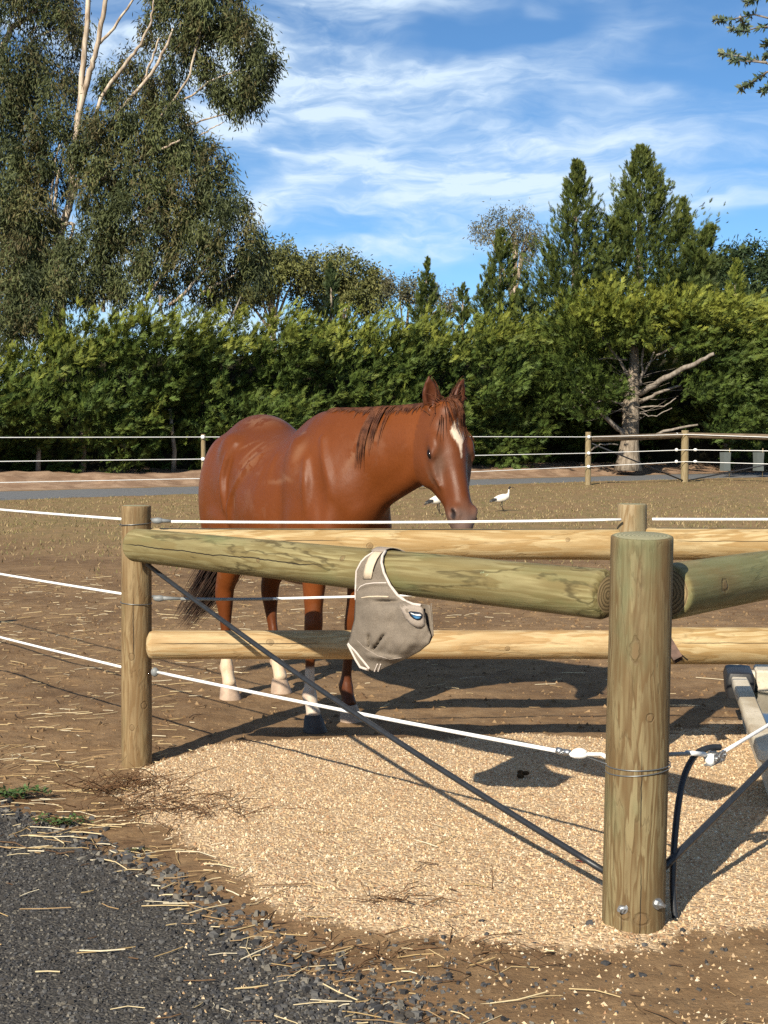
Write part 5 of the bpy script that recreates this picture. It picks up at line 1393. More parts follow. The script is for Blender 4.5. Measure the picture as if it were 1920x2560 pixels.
# grey worn skin round the eyes, on the cheek and the muzzle
ev = np.exp(-(((hs - .27) / .06) ** 2 + ((np.abs(hl) - .080) / .022) ** 2)) * face * (hn > -.13)
C = mixc(C, (0.105, 0.068, 0.050), np.clip(ev * (.5 + .6 * n2), 0, .6))
mz = sstep(hs + .05 * (n2 - .5), .425, .545) * face
C = mixc(C, (0.150, 0.085, 0.060), mz * .9)
mz2 = sstep(hs + .05 * (n2 - .5), .49, .565) * face
C = mixc(C, (0.125, 0.088, 0.074), mz2 * .8)
# star and thin stripe on the forehead
wid = lerp_tab(hs, [.05, .080, .115, .150, .18, .215, .255], [0, .020, .038, .032, .014, .006, 0])
star = sstep(wid - np.abs(hl - .012) + .010 * (n2 - .5), -.003, .005) * face * (hn > -.08) * (wid > .001)
C = mixc(C, (0.60, 0.49, 0.38), star)
# inside of the ears, nostrils
ear = inhead & (hs < -.03) & (z > 1.625)
C[ear] = mixc(C, (0.050, 0.016, 0.009), np.full(len(C), .75))[ear]
for s in (-1, 1):
    q = hV - H(.513, s * .068, -.022)
    C = mixc(C, (0.018, 0.012, 0.011), np.clip(1.4 - np.sqrt(((q @ HA) / .026) ** 2 + ((q @ HL) / .017) ** 2 + ((q @ HN) / .015) ** 2), 0, .5) * 2 * face)
    q = hV - H(.208, s * .115, -.066)
    C = mixc(C, (0.030, 0.018, 0.014), np.clip(1.5 - np.sqrt(((q @ HA) / .032) ** 2 + ((q @ HL) / .03) ** 2 + ((q @ HN) / .020) ** 2), 0, .6) * face)
# socks
WH = (0.52, 0.41, 0.29)
edge = .035 * (fbm(hV, 14, 3, 5) - .5)
C = mixc(C, WH, sstep(.325 + edge - z, -.012, .012) * (x < -.2) * 1.0)
C = mixc(C, (0.55, 0.30, 0.19), sstep(n2, .5, .72) * .6 * (x < -.2) * (z < .33))
rf = (x > .2) & (y < 0)
C = mixc(C, (0.45, 0.38, 0.31), sstep(.315 + edge - z, -.012, .015) * rf)
C = mixc(C, (0.42, 0.25, 0.17), sstep(n2, .48, .7) * .5 * rf * (z < .20))
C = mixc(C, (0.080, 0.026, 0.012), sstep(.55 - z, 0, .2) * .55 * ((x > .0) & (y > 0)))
# dried scuffs and rubbed hair
for (sx, sy, sz, l, w, ang) in ((-.70, -.2, 1.43, .05, .010, 30), (-.10, -.2, 1.40, .07, .010, 50), (-.06, -.2, 1.37, .08, .008, 48), (-.17, -.25, 1.43, .05, .008, 20),
                                (.40, -.1, 1.50, .035, .014, 20), (-.15, -.28, 1.12, .012, .035, 0), (.47, -.2, 1.40, .05, .03, 80), (.86, -.05, 1.46, .07, .05, 40), (.80, -.08, 1.38, .06, .02, 70),
                                (-.28, 0, 1.56, .10, .03, -5), (.30, -.25, 1.25, .09, .012, 5), (.40, -.2, 1.27, .07, .012, -10), (-.05, -.25, 1.33, .10, .05, 30)):
    ca, sa = math.cos(rad(ang)), math.sin(rad(ang))
    u = (x - sx) * ca + (z - sz) * sa; v = -(x - sx) * sa + (z - sz) * ca
    wt = np.exp(-(u / l) ** 2 - (v / w) ** 2) * (y < .05) * (n2 > .42)
    C = mixc(C, (0.26, 0.15, 0.09), np.clip(wt * .30, 0, .26))
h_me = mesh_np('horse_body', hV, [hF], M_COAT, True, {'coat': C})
h_body = link('body', h_me, horse)

# hooves
def hoof(x, y, mat, rb=.064):
    m = MB(); rings = []
    for t, r, sh in ((0, 1.0, 0), (.06, 1.0, 0), (.5, .87, -.014), (.95, .72, -.028), (1.0, .66, -.030)):
        for k in range(20):
            a = 2 * math.pi * k / 20; cx = math.cos(a)
            rings.append((x + sh + rb * r * cx * (1.06 if cx > 0 else .92), y + rb * r * math.sin(a) * .95, .082 * t * (1.0 if cx > -.2 else .8) + .0))
    F = [tuple(reversed(range(20)))]
    for i in range(4):
        F += [(i * 20 + k, i * 20 + (k + 1) % 20, i * 20 + 20 + (k + 1) % 20, i * 20 + 20 + k) for k in range(20)]
    F.append(tuple(80 + k for k in range(20)))
    m.add(rings, F)
    return m.build('hoof', mat, horse, auto=50)
hoof(.515, -.140, M_HOOFD)['label'] = 'dark hoof under the white foreleg sock'
hoof(.378, .140, M_HOOFP)
hoof(-.482, -.168, M_HOOFP)
hoof(-.517, .166, M_HOOFP)
# eyes
for s in (-1, 1):
    m = MB(); V = []; F = []
    for i in range(9):
        for k in range(16):
            th = math.pi * i / 8; ph = 2 * math.pi * k / 16
            V.append(H(.208 + .025 * math.cos(th), s * .108 + .017 * math.sin(th) * math.cos(ph), -.066 + .0150 * math.sin(th) * math.sin(ph)))
    for i in range(8):
        F += [(i * 16 + k, i * 16 + (k + 1) % 16, i * 16 + 16 + (k + 1) % 16, i * 16 + 16 + k) for k in range(16)]
    m.add(V, F); m.build('eye', M_EYE, horse)

# hair that lies on the body surface
rng = np.random.RandomState(11)
def comb(p, d, length, n=14, lift=.008, fall=.6, curl=.0, cling=.6):
    out = [np.array(p)]; v = np.array(d, float)
    for i in range(n):
        p = out[-1] + v * length / n
        dd = fld.sample(p[None])[0]
        if dd < lift:
            g = fld.grad(p[None])[0]; p = p + g * (lift - dd)
        elif cling and dd < .2:
            g = fld.grad(p[None])[0]; p = p - g * min(dd - lift, .02) * cling
        v = p - out[-1]; v = v / (np.linalg.norm(v) + 1e-9)
        v = v + np.array([0, 0, -fall * .35]) + rng.normal(0, curl, 3); v /= np.linalg.norm(v)
        out.append(p)
    return out
crest = lambda t: np.array([np.interp(t, [0, .35, .7, 1], [.50, .75, 1.0, 1.22]), np.interp(t, [0, .35, .7, 1], [0, .045, .13, .20]), np.interp(t, [0, .35, .7, 1], [1.588, 1.598, 1.610, 1.63])])
L, R = [], []
for i in range(800):                      # short pulled mane hugging the crest
    t = rng.rand() ** .9 * .93
    p = crest(t) + np.array([0, rng.normal(0, .008), rng.normal(0, .004)])
    ln = rng.uniform(.035, .075)
    L.append(comb(p, (rng.normal(-.35, .3), rng.normal(-.8, .3), rng.uniform(-.1, .25)), ln, 6, .004, .9, .04, .8)); R.append(rng.uniform(.0022, .0040))
for c0, n, ln0, sp in ((.85, 46, .36, .011), (.895, 14, .30, .004), (.93, 5, .25, .003)):   # long locks falling down the near side of the neck
    for i in range(n):
        q = c0 + rng.normal(0, sp); tt = np.interp(q, [.50, .75, 1.0, 1.22], [0, .35, .7, 1])
        p = crest(tt) + np.array([0, -.010, .0])
        L.append(comb(p, (-.10 + rng.normal(0, .03), -.6, -.1), ln0 * rng.uniform(.6, 1.05), 16, .006 + .006 * rng.rand(), .8, .012, .7)); R.append(rng.uniform(.0022, .0036))
strands_mesh('mane', L, R, M_MANE, horse)
L, R = [], []
for i in range(230):                      # forelock: swept down the far side of the forehead
    p = H(rng.uniform(-.04, .03), np.clip(rng.normal(.006, .016), -.03, .04), rng.uniform(-.05, .0)) + np.array([0, 0, .004])
    sp = np.clip(rng.normal(.62, .24), .25, 1.2)
    L.append(comb(p, HA * .8 + HL * sp * .6 + HN * .45, rng.uniform(.06, .165), 12, .004 + .005 * rng.rand(), .25, .015, .8)); R.append(rng.uniform(.0015, .0026))
strands_mesh('forelock', L, R, M_MANE, horse)
# tail: dock plus long strands, the end swung out to the horse's right
L, R = [], []
tp = np.array([(-.82, .02, 1.30), (-.88, .03, 1.22), (-.895, .04, 1.04), (-.895, .03, .86), (-.91, -.03, .70), (-.935, -.13, .55), (-.955, -.225, .42)])
ts = np.linspace(0, 1, 7)
for i in range(640):
    o = rng.normal(0, 1, 3); end = rng.uniform(.72, 1.05); k0 = rng.uniform(0, .18)
    pts = []
    for t in np.linspace(k0, end, 16):
        b = np.array([np.interp(min(t, 1), ts, tp[:, j]) for j in range(3)]) + (tp[-1] - tp[-2]) * max(0, t - 1) * 6
        w = .015 + .034 * sstep(t, .1, .6) - .012 * sstep(t, .8, 1.0)
        pts.append(b + o * w * np.array([.6, 1, .9]) * (0.4 + .6 * sstep(t, k0, k0 + .3)))
    L.append(pts); R.append(rng.uniform(.0022, .0045))
strands_mesh('tail', L, R, M_TAIL, horse)

# ---- ibises
def ibis(name, label, pos, rotz, feeding=False, s=1.0):
    t = thing(name, label, 'bird', pos, rotz, 'white ibises feeding on the dry grass')
    f = Field((-.36, -.12, -.02), (.48, .12, .62), .008)
    f.chain([((-.24, 0, .245), .018, .03), ((-.16, 0, .26), .05, .055), ((-.05, 0, .285), .085, .075), ((.06, 0, .31), .085, .072), ((.13, 0, .335), .055, .05)], (0, 0, 1), .02, .01, rt=.05)
    if feeding:
        neck = [(.13, 0, .34), (.20, 0, .33), (.25, 0, .27), (.28, 0, .19)]; hd = (.295, 0, .155); bill = [(.30, 0, .145), (.315, 0, .09), (.305, 0, .04), (.285, 0, .0)]
    else:
        neck = [(.12, 0, .345), (.165, 0, .40), (.165, 0, .46), (.175, 0, .515)]; hd = (.19, 0, .54); bill = [(.21, 0, .545), (.27, 0, .535), (.315, 0, .50), (.34, 0, .455)]
    f.chain([(neck[0], .035, .032), (neck[1], .024, .022), (neck[2], .019, .018), (neck[3], .018, .017)], (0, 1, 0), .03, .01)
    f.ell(hd, (.030, .021, .022), k=.015)
    f.chain([(bill[0], .010, .010), (bill[1], .008, .008), (bill[2], .006, .006), (bill[3], .004, .004)], (0, 1, 0), .012, .008)
    V, F = f.surface(1)
    C = np.tile([0.72, 0.68, 0.60], (len(V), 1))
    C[(V[:, 0] < -.13) & (V[:, 2] < .30) & (V[:, 2] > .235)] = (.02, .02, .022)
    d = np.linalg.norm(V - np.array(neck[3]), axis=1)
    hm = (d < .03) | (np.linalg.norm(V - np.array(hd), axis=1) < .05) | ((V[:, 0] > .2) if not feeding else (V[:, 2] < .17))
    C[hm] = (.022, .02, .022)
    link('body', mesh_np('ibis_body', V, [F], M_IBIS, True, {'coat': C}), t)
    m = MB()
    for k in range(9):
        m.tube([(-.12, (k - 4) * .010, .262), (-.21, (k - 4) * .011, .235), (-.29, (k - 4) * .010, .20)], [.010, .012, .003], 5)
    m.build('tail_plumes', M_BLK, t)
    for sx, sy in ((.0, -.03), (.045, .03)):
        m = MB(); m.tube([(.01, sy, .24), (.0 - sx * .3, sy, .13), (.02 + sx, sy, .015)], [.010, .007, .006], 6)
        for a in (-.5, 0, .5, 3.14): m.tube([(.02 + sx, sy, .012), (.02 + sx + .055 * math.cos(a), sy + .055 * math.sin(a), .006)], [.005, .003], 5)
        m.build('leg', M_BLK, t)
    t.scale = (s, s, s)
    return t
M_IBIS = NT('ibis_feathers'); M_IBIS = M_IBIS.done(M_IBIS.mix(M_IBIS.ramp(M_IBIS.noise(M_IBIS.coord(), 40, 3), .4, .7, 0, .4), M_IBIS.attr('coat', 'Color'), M_IBIS.mix(1.0, M_IBIS.attr('coat', 'Color'), (.8, .76, .66), 'MULTIPLY')), 0.8)
M_BLK = plain('black_plumage', (0.02, 0.02, 0.022), 0.6, var=.1)
g = on_ground(1254, 1278)
ibis('ibis', 'white ibis with raised black head standing to the right of the horse muzzle', (g[0], g[1], 0.0), rad(12), False, .84)
g = on_ground(1096, 1287)
ibis('ibis', 'white ibis with lowered head feeding left of the horse muzzle', (g[0], g[1], 0.0), rad(22), True, .95)
# ------------------------------------------------------------------ fly mask over the diagonal rail
def mesh_cloth(name, col, lo):
    m = NT(name); c = m.coord('Object')
    w = m.noise(c, 420.0, 2); b = m.noise(c, 16.0, 4)
    colr = m.mix(m.ramp(w, .35, .65), col, lo); colr = m.mix(m.ramp(b, .4, .7, 0, .35), colr, m.mix(1.0, colr, (.82, .80, .78), 'MULTIPLY'))
    return m.done(colr, .9, m.bump(w, .35, .002, m.bump(b, .35, .012)), .12)
M_MASK = mesh_cloth('grey_mesh_cloth', (0.200, 0.165, 0.128), (0.138, 0.113, 0.090))
M_MASKP = mesh_cloth('pale_mask_patch', (0.300, 0.248, 0.205), (0.24, 0.20, 0.165))
M_TRIM = mesh_cloth('white_binding', (0.55, 0.48, 0.43), (0.47, 0.41, 0.36))
M_TAPE = mesh_cloth('cream_tape', (0.56, 0.455, 0.335), (0.48, 0.39, 0.28))
M_DKTAPE = plain('dark_tape', (0.03, 0.024, 0.022), .8, .1)
M_NAVY = plain('navy_badge', (0.012, 0.018, 0.035), .5, .3); M_BLUE = plain('blue_badge', (0.035, 0.13, 0.26), .5, .3); M_BWHITE = plain('white_badge', (0.70, 0.70, 0.68), .5, .3, var=.03)
def rail_axis(u):
    k = (u - 960) / F_PX
    dX, dY = RL1[0] - RL0[0], RL1[1] - RL0[1]
    t = (k * RL0[1] - RL0[0]) / (dX - k * dY)
    return RL0 + (RL1 - RL0) * t
VL = [1368, 1376, 1382, 1393, 1405, 1428, 1465, 1500, 1551, 1590, 1609, 1627, 1646, 1662, 1677]
LB = [958, 941, 930, 914, 903, 891, 889, 889, 886, 876, 869, 880, 890, 899, 921]
VR = [1368, 1376, 1390, 1407, 1432, 1463, 1488, 1503, 1513, 1530, 1560, 1590, 1609, 1627, 1646, 1658, 1668, 1677]
RF_ = [970, 963, 955, 953, 959, 974, 994, 1014, 1050, 1061, 1066, 1078, 1072, 1051, 1015, 985, 962, 946]
RBk = [970, 963, 955, 953, 959, 974, 994, 1014, 1076, 1078, 1081, 1083, 1074, 1051, 1015, 985, 962, 946]
LBf = [958, 941, 930, 914, 903, 891, 889, 889, 886, 876, 871, 888, 903, 916, 930]
r_rail = .0765
def mask_pt(u, v, lift=0.0, back=False, flat=False):
    a = rail_axis(u); Yc = a[1]
    z = at(u, v, Yc - .1)[2]; dz = z - a[2]
    rr = r_rail + .008
    wrap = rr / .68 * (math.sqrt(max(0, 1 - (dz / rr) ** 2)) if dz > 0 else 1.0)
    L_ = np.interp(v, VL, LB); R_ = np.interp(v, VR, RBk); t = min(max((u - L_) / max(R_ - L_, 1), 0), 1)
    env = sstep(v, 1440, 1540) * (1 - .85 * sstep(v, 1600, 1680))
    bul = .075 * (math.sin(math.pi * t ** .8) ** .8 if 0 < t < 1 else 0) * env
    # folds: two pinched seams, tucks and soft sags
    bul += .016 * math.exp(-((v - 1492) / 7.0) ** 2) * sstep(u, 895, 925) * (1 - sstep(u, 965, 985))
    bul += .012 * math.exp(-((v - 1459 - max(0, 925 - u) * .35) / 5.0) ** 2) * (1 - sstep(u, 955, 985))
    bul -= .030 * math.exp(-((v - 1506) / 7.0) ** 2) * sstep(u, 925, 960) * (1 - sstep(u, 985, 1010))
    bul -= .034 * math.exp(-((u - 923) / 3.2) ** 2) * sstep(v, 1580, 1592) * (1 - sstep(v, 1612, 1626))
    tu = 962 - (v - 1584) * .68
    bul -= .036 * math.exp(-((u - tu) / 3.6) ** 2) * sstep(v, 1580, 1592) * (1 - sstep(v, 1616, 1630))
    bul += .020 * math.exp(-((v - 1640 - (u - 930) * .12) / 7.0) ** 2) * sstep(u, 905, 935) * (1 - sstep(u, 985, 1015))
    nn = fbm(np.array([[u * .02, v * .014, 1.0]]), 1.0, 3, 4)[0] - .5
    bul += nn * .055 * env
    n2_ = fbm(np.array([[u * .055 + v * .02, v * .028, 3.0]]), 1.0, 2, 9)[0] - .5
    bul += n2_ * .016 * sstep(v, 1400, 1460) * (1 - sstep(v, 1650, 1675))
    if back: Y = Yc - wrap + .055 * (math.sin(math.pi * t) if 0 < t < 1 else 0) * sstep(v, 1500, 1545) + .004
    else: Y = Yc - wrap - bul - lift
    return at(u, v, Y)
mask = thing('fly_mask', 'grey mesh horse fly mask with white edging draped over the diagonal rail', 'fly mask', tuple(rail_axis(975) + np.array([0, 0, .08])))
def sheet(bounds, back, nu=44, nv=90, v0=1368, v1=1677):
    V = []
    for v in np.linspace(v0, v1, nv):
        l = np.interp(v, *bounds[0]); r = np.interp(v, *bounds[1])
        for t in np.linspace(0, 1, nu): V.append(mask_pt(l + (r - l) * t, v, 0, back))
    F = [(i * nu + k, i * nu + k + 1, (i + 1) * nu + k + 1, (i + 1) * nu + k) for i in range(nv - 1) for k in range(nu - 1)]
    return V, F
m = MB(); m.add(*sheet(((VL, LBf), (VR, RF_)), False)); o = wbuild(m, 'front_panel', M_MASK, mask)
sm = o.modifiers.new('cloth', 'SOLIDIFY'); sm.thickness = .0018
m = MB(); m.add(*sheet(((VL, LB), (VR, RBk)), True, 30, 50, 1502)); o = wbuild(m, 'back_panel', M_MASK, mask)
sm = o.modifiers.new('cloth', 'SOLIDIFY'); sm.thickness = .0018
# flap lying over the top of the rail and down the far side
m = MB(); V = []
top = rail_axis(965)
rd = (RL1 - RL0) / np.linalg.norm(RL1 - RL0); nrm_ = np.array([-.73, -.68, 0])
for a in np.linspace(rad(60), rad(175), 14):
    for t in np.linspace(0, 1, 6):
        w0_, w1_ = -.030 - .01 * (a - 1), .030 + .035 * sstep(a, rad(90), rad(150))
        V.append(rail_axis(964) + rd * (w0_ + (w1_ - w0_) * t) + (nrm_ * math.cos(a) + np.array([0, 0, 1]) * math.sin(a)) * (r_rail + .010))
m.add(V, [(i * 6 + k, i * 6 + k + 1, i * 6 + 7 + k, i * 6 + 6 + k) for i in range(13) for k in range(5)])
o = wbuild(m, 'poll_flap', M_MASKP, mask); sm = o.modifiers.new('cloth', 'SOLIDIFY'); sm.thickness = .002
def piping(name, L, r, mat, lift=.004, seg=7, back=False):
    m = MB(); pts = []
    for i in range(len(L) - 1):
        for t in np.linspace(0, 1, 7)[:-1]:
            pts.append(mask_pt(L[i][0] + (L[i + 1][0] - L[i][0]) * t, L[i][1] + (L[i + 1][1] - L[i][1]) * t, lift, back))
    pts.append(mask_pt(*L[-1], lift, back)); m.tube(pts, r, seg)
    return wbuild(m, name, mat, mask)
ed = lambda vs_, B, U: [(np.interp(v, B, U), v) for v in vs_]
piping('edge_binding', ed([1380, 1393, 1405, 1428, 1450, 1475, 1500], VL, LBf), .0036, M_TRIM)
piping('edge_binding', [(964, 1377), (956, 1390), (954, 1407), (960, 1432), (975, 1463), (994, 1488), (1014, 1503), (1034, 1511), (1052, 1513)], .0052, M_TRIM, .004)
piping('edge_binding', [(871, 1609), (888, 1627), (903, 1646), (916, 1662), (924, 1672)], .0048, M_TRIM, .003)
piping('edge_binding', [(870, 1610), (880, 1630), (890, 1650), (901, 1668), (922, 1675)], .0048, M_TRIM, .0, 7, True)
piping('seam', [(893, 1478), (901, 1466), (915, 1460), (935, 1457.5), (966, 1457)], .0022, M_TRIM, .002)
piping('seam', [(903, 1495), (920, 1492), (945, 1491), (972, 1492)], .0026, M_TAPE, .002)
piping('seam', [(892, 1600), (915, 1622), (945, 1640), (975, 1648), (1005, 1644)], .0018, M_MASKP, .002)
def patch(name, poly, mat, lift, parent=None):
    c = np.mean(poly, 0); m = MB(); rings_ = [0.0, .35, .7, 1.0]; n = len(poly)
    V = [mask_pt(c[0], c[1], lift)]
    for q in rings_[1:]:
        V += [mask_pt(c[0] + (p[0] - c[0]) * q, c[1] + (p[1] - c[1]) * q, lift) for p in poly]
    F = [(0, 1 + k, 1 + (k + 1) % n) for k in range(n)]
    for i in range(2):
        F += [(1 + i * n + k, 1 + (i + 1) * n + k, 1 + (i + 1) * n + (k + 1) % n, 1 + i * n + (k + 1) % n) for k in range(n)]
    m.add(V, F); o = wbuild(m, name, mat, mask)
    s = o.modifiers.new('thickness', 'SOLIDIFY'); s.thickness = .0012
    return o
def dens_(poly, k=4):
    out = []
    for i in range(len(poly)):
        a, b = np.array(poly[i], float), np.array(poly[(i + 1) % len(poly)], float)
        out += [a + (b - a) * t for t in np.linspace(0, 1, k + 1)[:-1]]
    return out
patch('badge_panel', dens_([(998, 1508), (1020, 1512), (1050, 1515), (1058, 1522), (1061, 1545), (1062, 1564), (1055, 1571), (1042, 1570), (1026, 1560), (1012, 1545), (1004, 1527)]), M_MASKP, .003)
oval = lambda cx, cy, rx, ry, rot, n=28: [(cx + rx * math.cos(a) * math.cos(rot) - ry * math.sin(a) * math.sin(rot), cy + rx * math.cos(a) * math.sin(rot) + ry * math.sin(a) * math.cos(rot)) for a in np.linspace(0, 2 * math.pi, n + 1)[:-1]]
bd = patch('badge', dens_([(1021, 1530), (1026, 1528), (1038, 1529), (1050, 1531), (1055.5, 1535), (1055, 1544), (1050, 1549), (1043, 1550), (1034, 1547), (1026, 1540)], 3), M_NAVY, .006)
for nm, pl, mt, lf in (('badge_field', [(1029, 1536), (1040, 1540.5), (1053, 1542), (1049, 1546.5), (1043, 1547.5), (1036, 1545)], M_BLUE, .0078), ('badge_stripe', [(1025, 1531.5), (1036, 1535), (1053.5, 1537), (1053, 1540), (1040, 1538.7), (1030, 1535.4)], M_BWHITE, .0082)):
    o = patch(nm, dens_(pl, 3), mt, lf); o.parent = bd; o.location = (0, 0, 0)
# cream hook-and-loop strip down the front of the flap
def strip(name, L, R, mat, lift):
    m = MB(); V = []
    for (a, b) in zip(L, R):
        for t in np.linspace(0, 1, 5): V.append(mask_pt(a[0] + (b[0] - a[0]) * t, a[1] + (b[1] - a[1]) * t, lift))
    n = len(L); m.add(V, [(i * 5 + k, i * 5 + k + 1, i * 5 + 6 + k, i * 5 + 5 + k) for i in range(n - 1) for k in range(4)])
    o = wbuild(m, name, mat, mask); s = o.modifiers.new('thickness', 'SOLIDIFY'); s.thickness = .003; return o
strip('fastening_strip', [(946, 1373), (932, 1383), (922, 1396), (915, 1412), (911, 1430), (908, 1447)], [(967, 1374), (952, 1385), (943, 1398), (936, 1414), (932, 1430), (929, 1447)], M_TAPE, .006)
piping('strip_edge', [(966, 1375), (953, 1385), (944, 1398), (937, 1414), (932, 1428)], .0022, M_DKTAPE, .006)
piping('edge_binding', [(1078, 1508), (1081, 1545), (1083, 1590)], .002, M_MASK, 0, 6, True)
for k in range(2): piping('drawcord_end', [(944 + k * 8, 1660), (939 + k * 9, 1672), (936 + k * 9, 1679)], .0026, M_TRIM, .004)

# ------------------------------------------------------------------ concrete water trough
def concrete(name):
    m = NT(name); c = m.coord('Object'); b = m.noise(c, 5.0, 6, .6); f = m.noise(c, 60.0, 5, .6)
    col = m.mix(m.ramp(b, .35, .68), (0.56, 0.50, 0.40), (0.44, 0.385, 0.29)); col = m.mix(m.ramp(f, .5, .75, 0, .4), col, (0.24, 0.20, 0.15))
    col = m.mix(m.ramp(m.noise(c, 2.2, 4), .58, .7, 0, .5), col, (0.27, 0.20, 0.12))
    return m.done(col, .85, m.bump(f, .35, .004), .2)
M_CONC = concrete('pale_concrete')
M_WATER = NT('trough_water').done((0.012, 0.014, 0.010), .05, None, .5)
M_BLKP = plain('black_plastic', (0.018, 0.018, 0.020), .5, .4, var=.1)
tr_a = at(1822, 1670, 7.20); tr_b = at(1892, 1866, 5.42)      # left rim line, far and near corners
tdir2 = tr_b - tr_a; tdir2[2] = 0; tl = np.linalg.norm(tdir2); tdir2 /= tl
tang = math.atan2(tdir2[1], tdir2[0])
trough = thing('water_trough', 'pale concrete water trough with a black end box beside the corner post', 'trough', (tr_a[0], tr_a[1], 0), tang)
zr = .5 * (tr_a[2] + tr_b[2])
TW, TLn, RW = .72, tl + .06, .080
# local x along the trough towards the viewer, local y to the viewer's right is positive
def loop_ring(x0, x1, y0, y1, z, c=.035, n=5):
    out = []
    for cx, cy, a0 in ((x1 - c, y1 - c, 0), (x0 + c, y1 - c, 90), (x0 + c, y0 + c, 180), (x1 - c, y0 + c, 270)):
        for k in range(n):
            a = rad(a0 + 90 * k / (n - 1)); out.append((cx + c * math.cos(a), cy + c * math.sin(a), z))
    return out
m = MB()
lev = [loop_ring(.10, TLn - .10, .07, TW - .07, -.02), loop_ring(.035, TLn - .05, .038, TW - .038, zr - .062), loop_ring(.005, TLn - .005, .008, TW - .008, zr - .056), loop_ring(0, TLn, 0, TW, zr - .046),
       loop_ring(0, TLn, 0, TW, zr - .006), loop_ring(.005, TLn - .005, .005, TW - .005, zr), loop_ring(RW - .01, TLn - RW + .01, RW - .01, TW - RW + .01, zr), loop_ring(RW, TLn - RW, RW, TW - RW, zr - .012), loop_ring(RW + .05, TLn - RW - .06, RW + .04, TW - RW - .04, .04)]
n = len(lev[0]); V = [p for l in lev for p in l]
F = [(i * n + k, i * n + (k + 1) % n, (i + 1) * n + (k + 1) % n, (i + 1) * n + k) for i in range(len(lev) - 1) for k in range(n)]
F.append(tuple((len(lev) - 1) * n + k for k in range(n)))
m.add(V, F); m.build('basin', M_CONC, trough, auto=40)
m = MB(); m.add(loop_ring(RW - .0, TLn - RW, RW, TW - RW, zr - .085), [tuple(range(n))]); m.build('water', M_WATER, trough)
m = MB()
lv = [loop_ring(-.03, .24, -.02, RW + .03, zr - .11, .02), loop_ring(-.04, .25, -.028, RW + .036, zr - .02, .02), loop_ring(-.03, .24, -.018, RW + .026, zr + .014, .02), loop_ring(-.015, .225, -.004, RW + .012, zr + .020, .015)]
m.add([p for l in lv for p in l], [(i * n + k, i * n + (k + 1) % n, (i + 1) * n + (k + 1) % n, (i + 1) * n + k) for i in range(3) for k in range(n)] + [tuple(3 * n + k for k in range(n)), tuple(reversed(range(n)))])
m.build('float_box', M_BLKP, trough, auto=40)
m = MB()
lv = [loop_ring(-.02, .17, RW + .05, TW + .3, zr - .10, .01), loop_ring(-.03, .18, RW + .045, TW + .31, zr + .015, .01), loop_ring(-.022, .172, RW + .053, TW + .30, zr + .024, .01)]
m.add([p for l in lv for p in l], [(i * n + k, i * n + (k + 1) % n, (i + 1) * n + (k + 1) % n, (i + 1) * n + k) for i in range(2) for k in range(n)] + [tuple(2 * n + k for k in range(n)), tuple(reversed(range(n)))])
m.build('float_cover', M_CONC, trough, auto=40)

# brown bar end showing beside the corner post
M_RUST = plain('brown_steel', (0.115, 0.062, 0.042), .6, .3, var=.25); M_RUSTD = plain('dark_bar_end', (0.012, 0.008, 0.007), .8, .2)
b0 = at(1640, 1556, 6.10); b1 = at(1696, 1650, 5.98)
bar = thing('steel_bar', 'brown square steel bar poking out from behind the corner post', 'bar', tuple(b1))
bd_ = (b1 - b0) / np.linalg.norm(b1 - b0); bx = np.cross(bd_, [0, 1, 0]); bx /= np.linalg.norm(bx); by = np.cross(bd_, bx)
m = MB(); V = []
for p, s in ((b0, .021), (b1, .021), (b1, .016), (b1 - bd_ * .05, .015)):
    V += [p + bx * s * a + by * s * b for a, b in ((-1, -1), (1, -1), (1, 1), (-1, 1))]
m.add(V, [(i * 4 + k, i * 4 + (k + 1) % 4, i * 4 + 4 + (k + 1) % 4, i * 4 + 4 + k) for i in range(3) for k in range(4)] + [(3, 2, 1, 0)]); m.add([V[12], V[13], V[14], V[15]], [(0, 1, 2, 3)], 1)
wbuild(m, 'tube', [M_RUST, M_RUSTD], bar, smooth=False)
m = MB(); m.tube([b1 - bd_ * .02 + bx * .02, b1 + bd_ * .02 + bx * .034], .0035, 5); wbuild(m, 'bolt', M_RUSTD, bar)

# ------------------------------------------------------------------ small things on the ground
rp = random.Random(4)
def gpos(u, v):
    g = on_ground(u, v); z = ground_height(np.array([[g[0], g[1]]]))[0][0]; return np.array([g[0], g[1], z])
# dropping on the gravel
M_DUNG = plain('dry_dung', (0.085, 0.048, 0.024), .95, .1, var=.3, scale=60, bump=.6)
g = gpos(1306, 1956)
m = MB()
for k in range(5): blob(m, np.array([rp.uniform(-.016, .016), rp.uniform(-.012, .012), .008 + .005 * k % .016]), (rp.uniform(.012, .02), .012, .010), 8)
o = m.build('dung', M_DUNG, loc=tuple(g)); tag(o, 'small dark brown dropping lying on the tan gravel', 'dung')
# red leaf
M_RED = plain('red_leaf', (0.16, 0.022, 0.014), .6, .3)
g = gpos(1457, 2172)
m = MB(); V = []; 
for i in range(7):
    t = i / 6; w = .008 * math.sin(math.pi * min(1, t * .95 + .04)) ; x_ = (t - .5) * .05
    V += [(x_, -w, .004 + .010 * (t - .4) ** 2), (x_, 0, .002 + .010 * (t - .4) ** 2), (x_, w, .005 + .010 * (t - .4) ** 2)]
m.add(V, [(i * 3 + k, i * 3 + 3 + k, i * 3 + 4 + k, i * 3 + 1 + k) for i in range(6) for k in range(2)])
o = m.build('fallen_leaf', M_RED, loc=tuple(g + [0, 0, .006]), rot=(0, 0, -.35)); o.modifiers.new('thickness', 'SOLIDIFY').thickness = .0008
tag(o, 'dark red fallen leaf on the gravel left of the corner post', 'leaf')
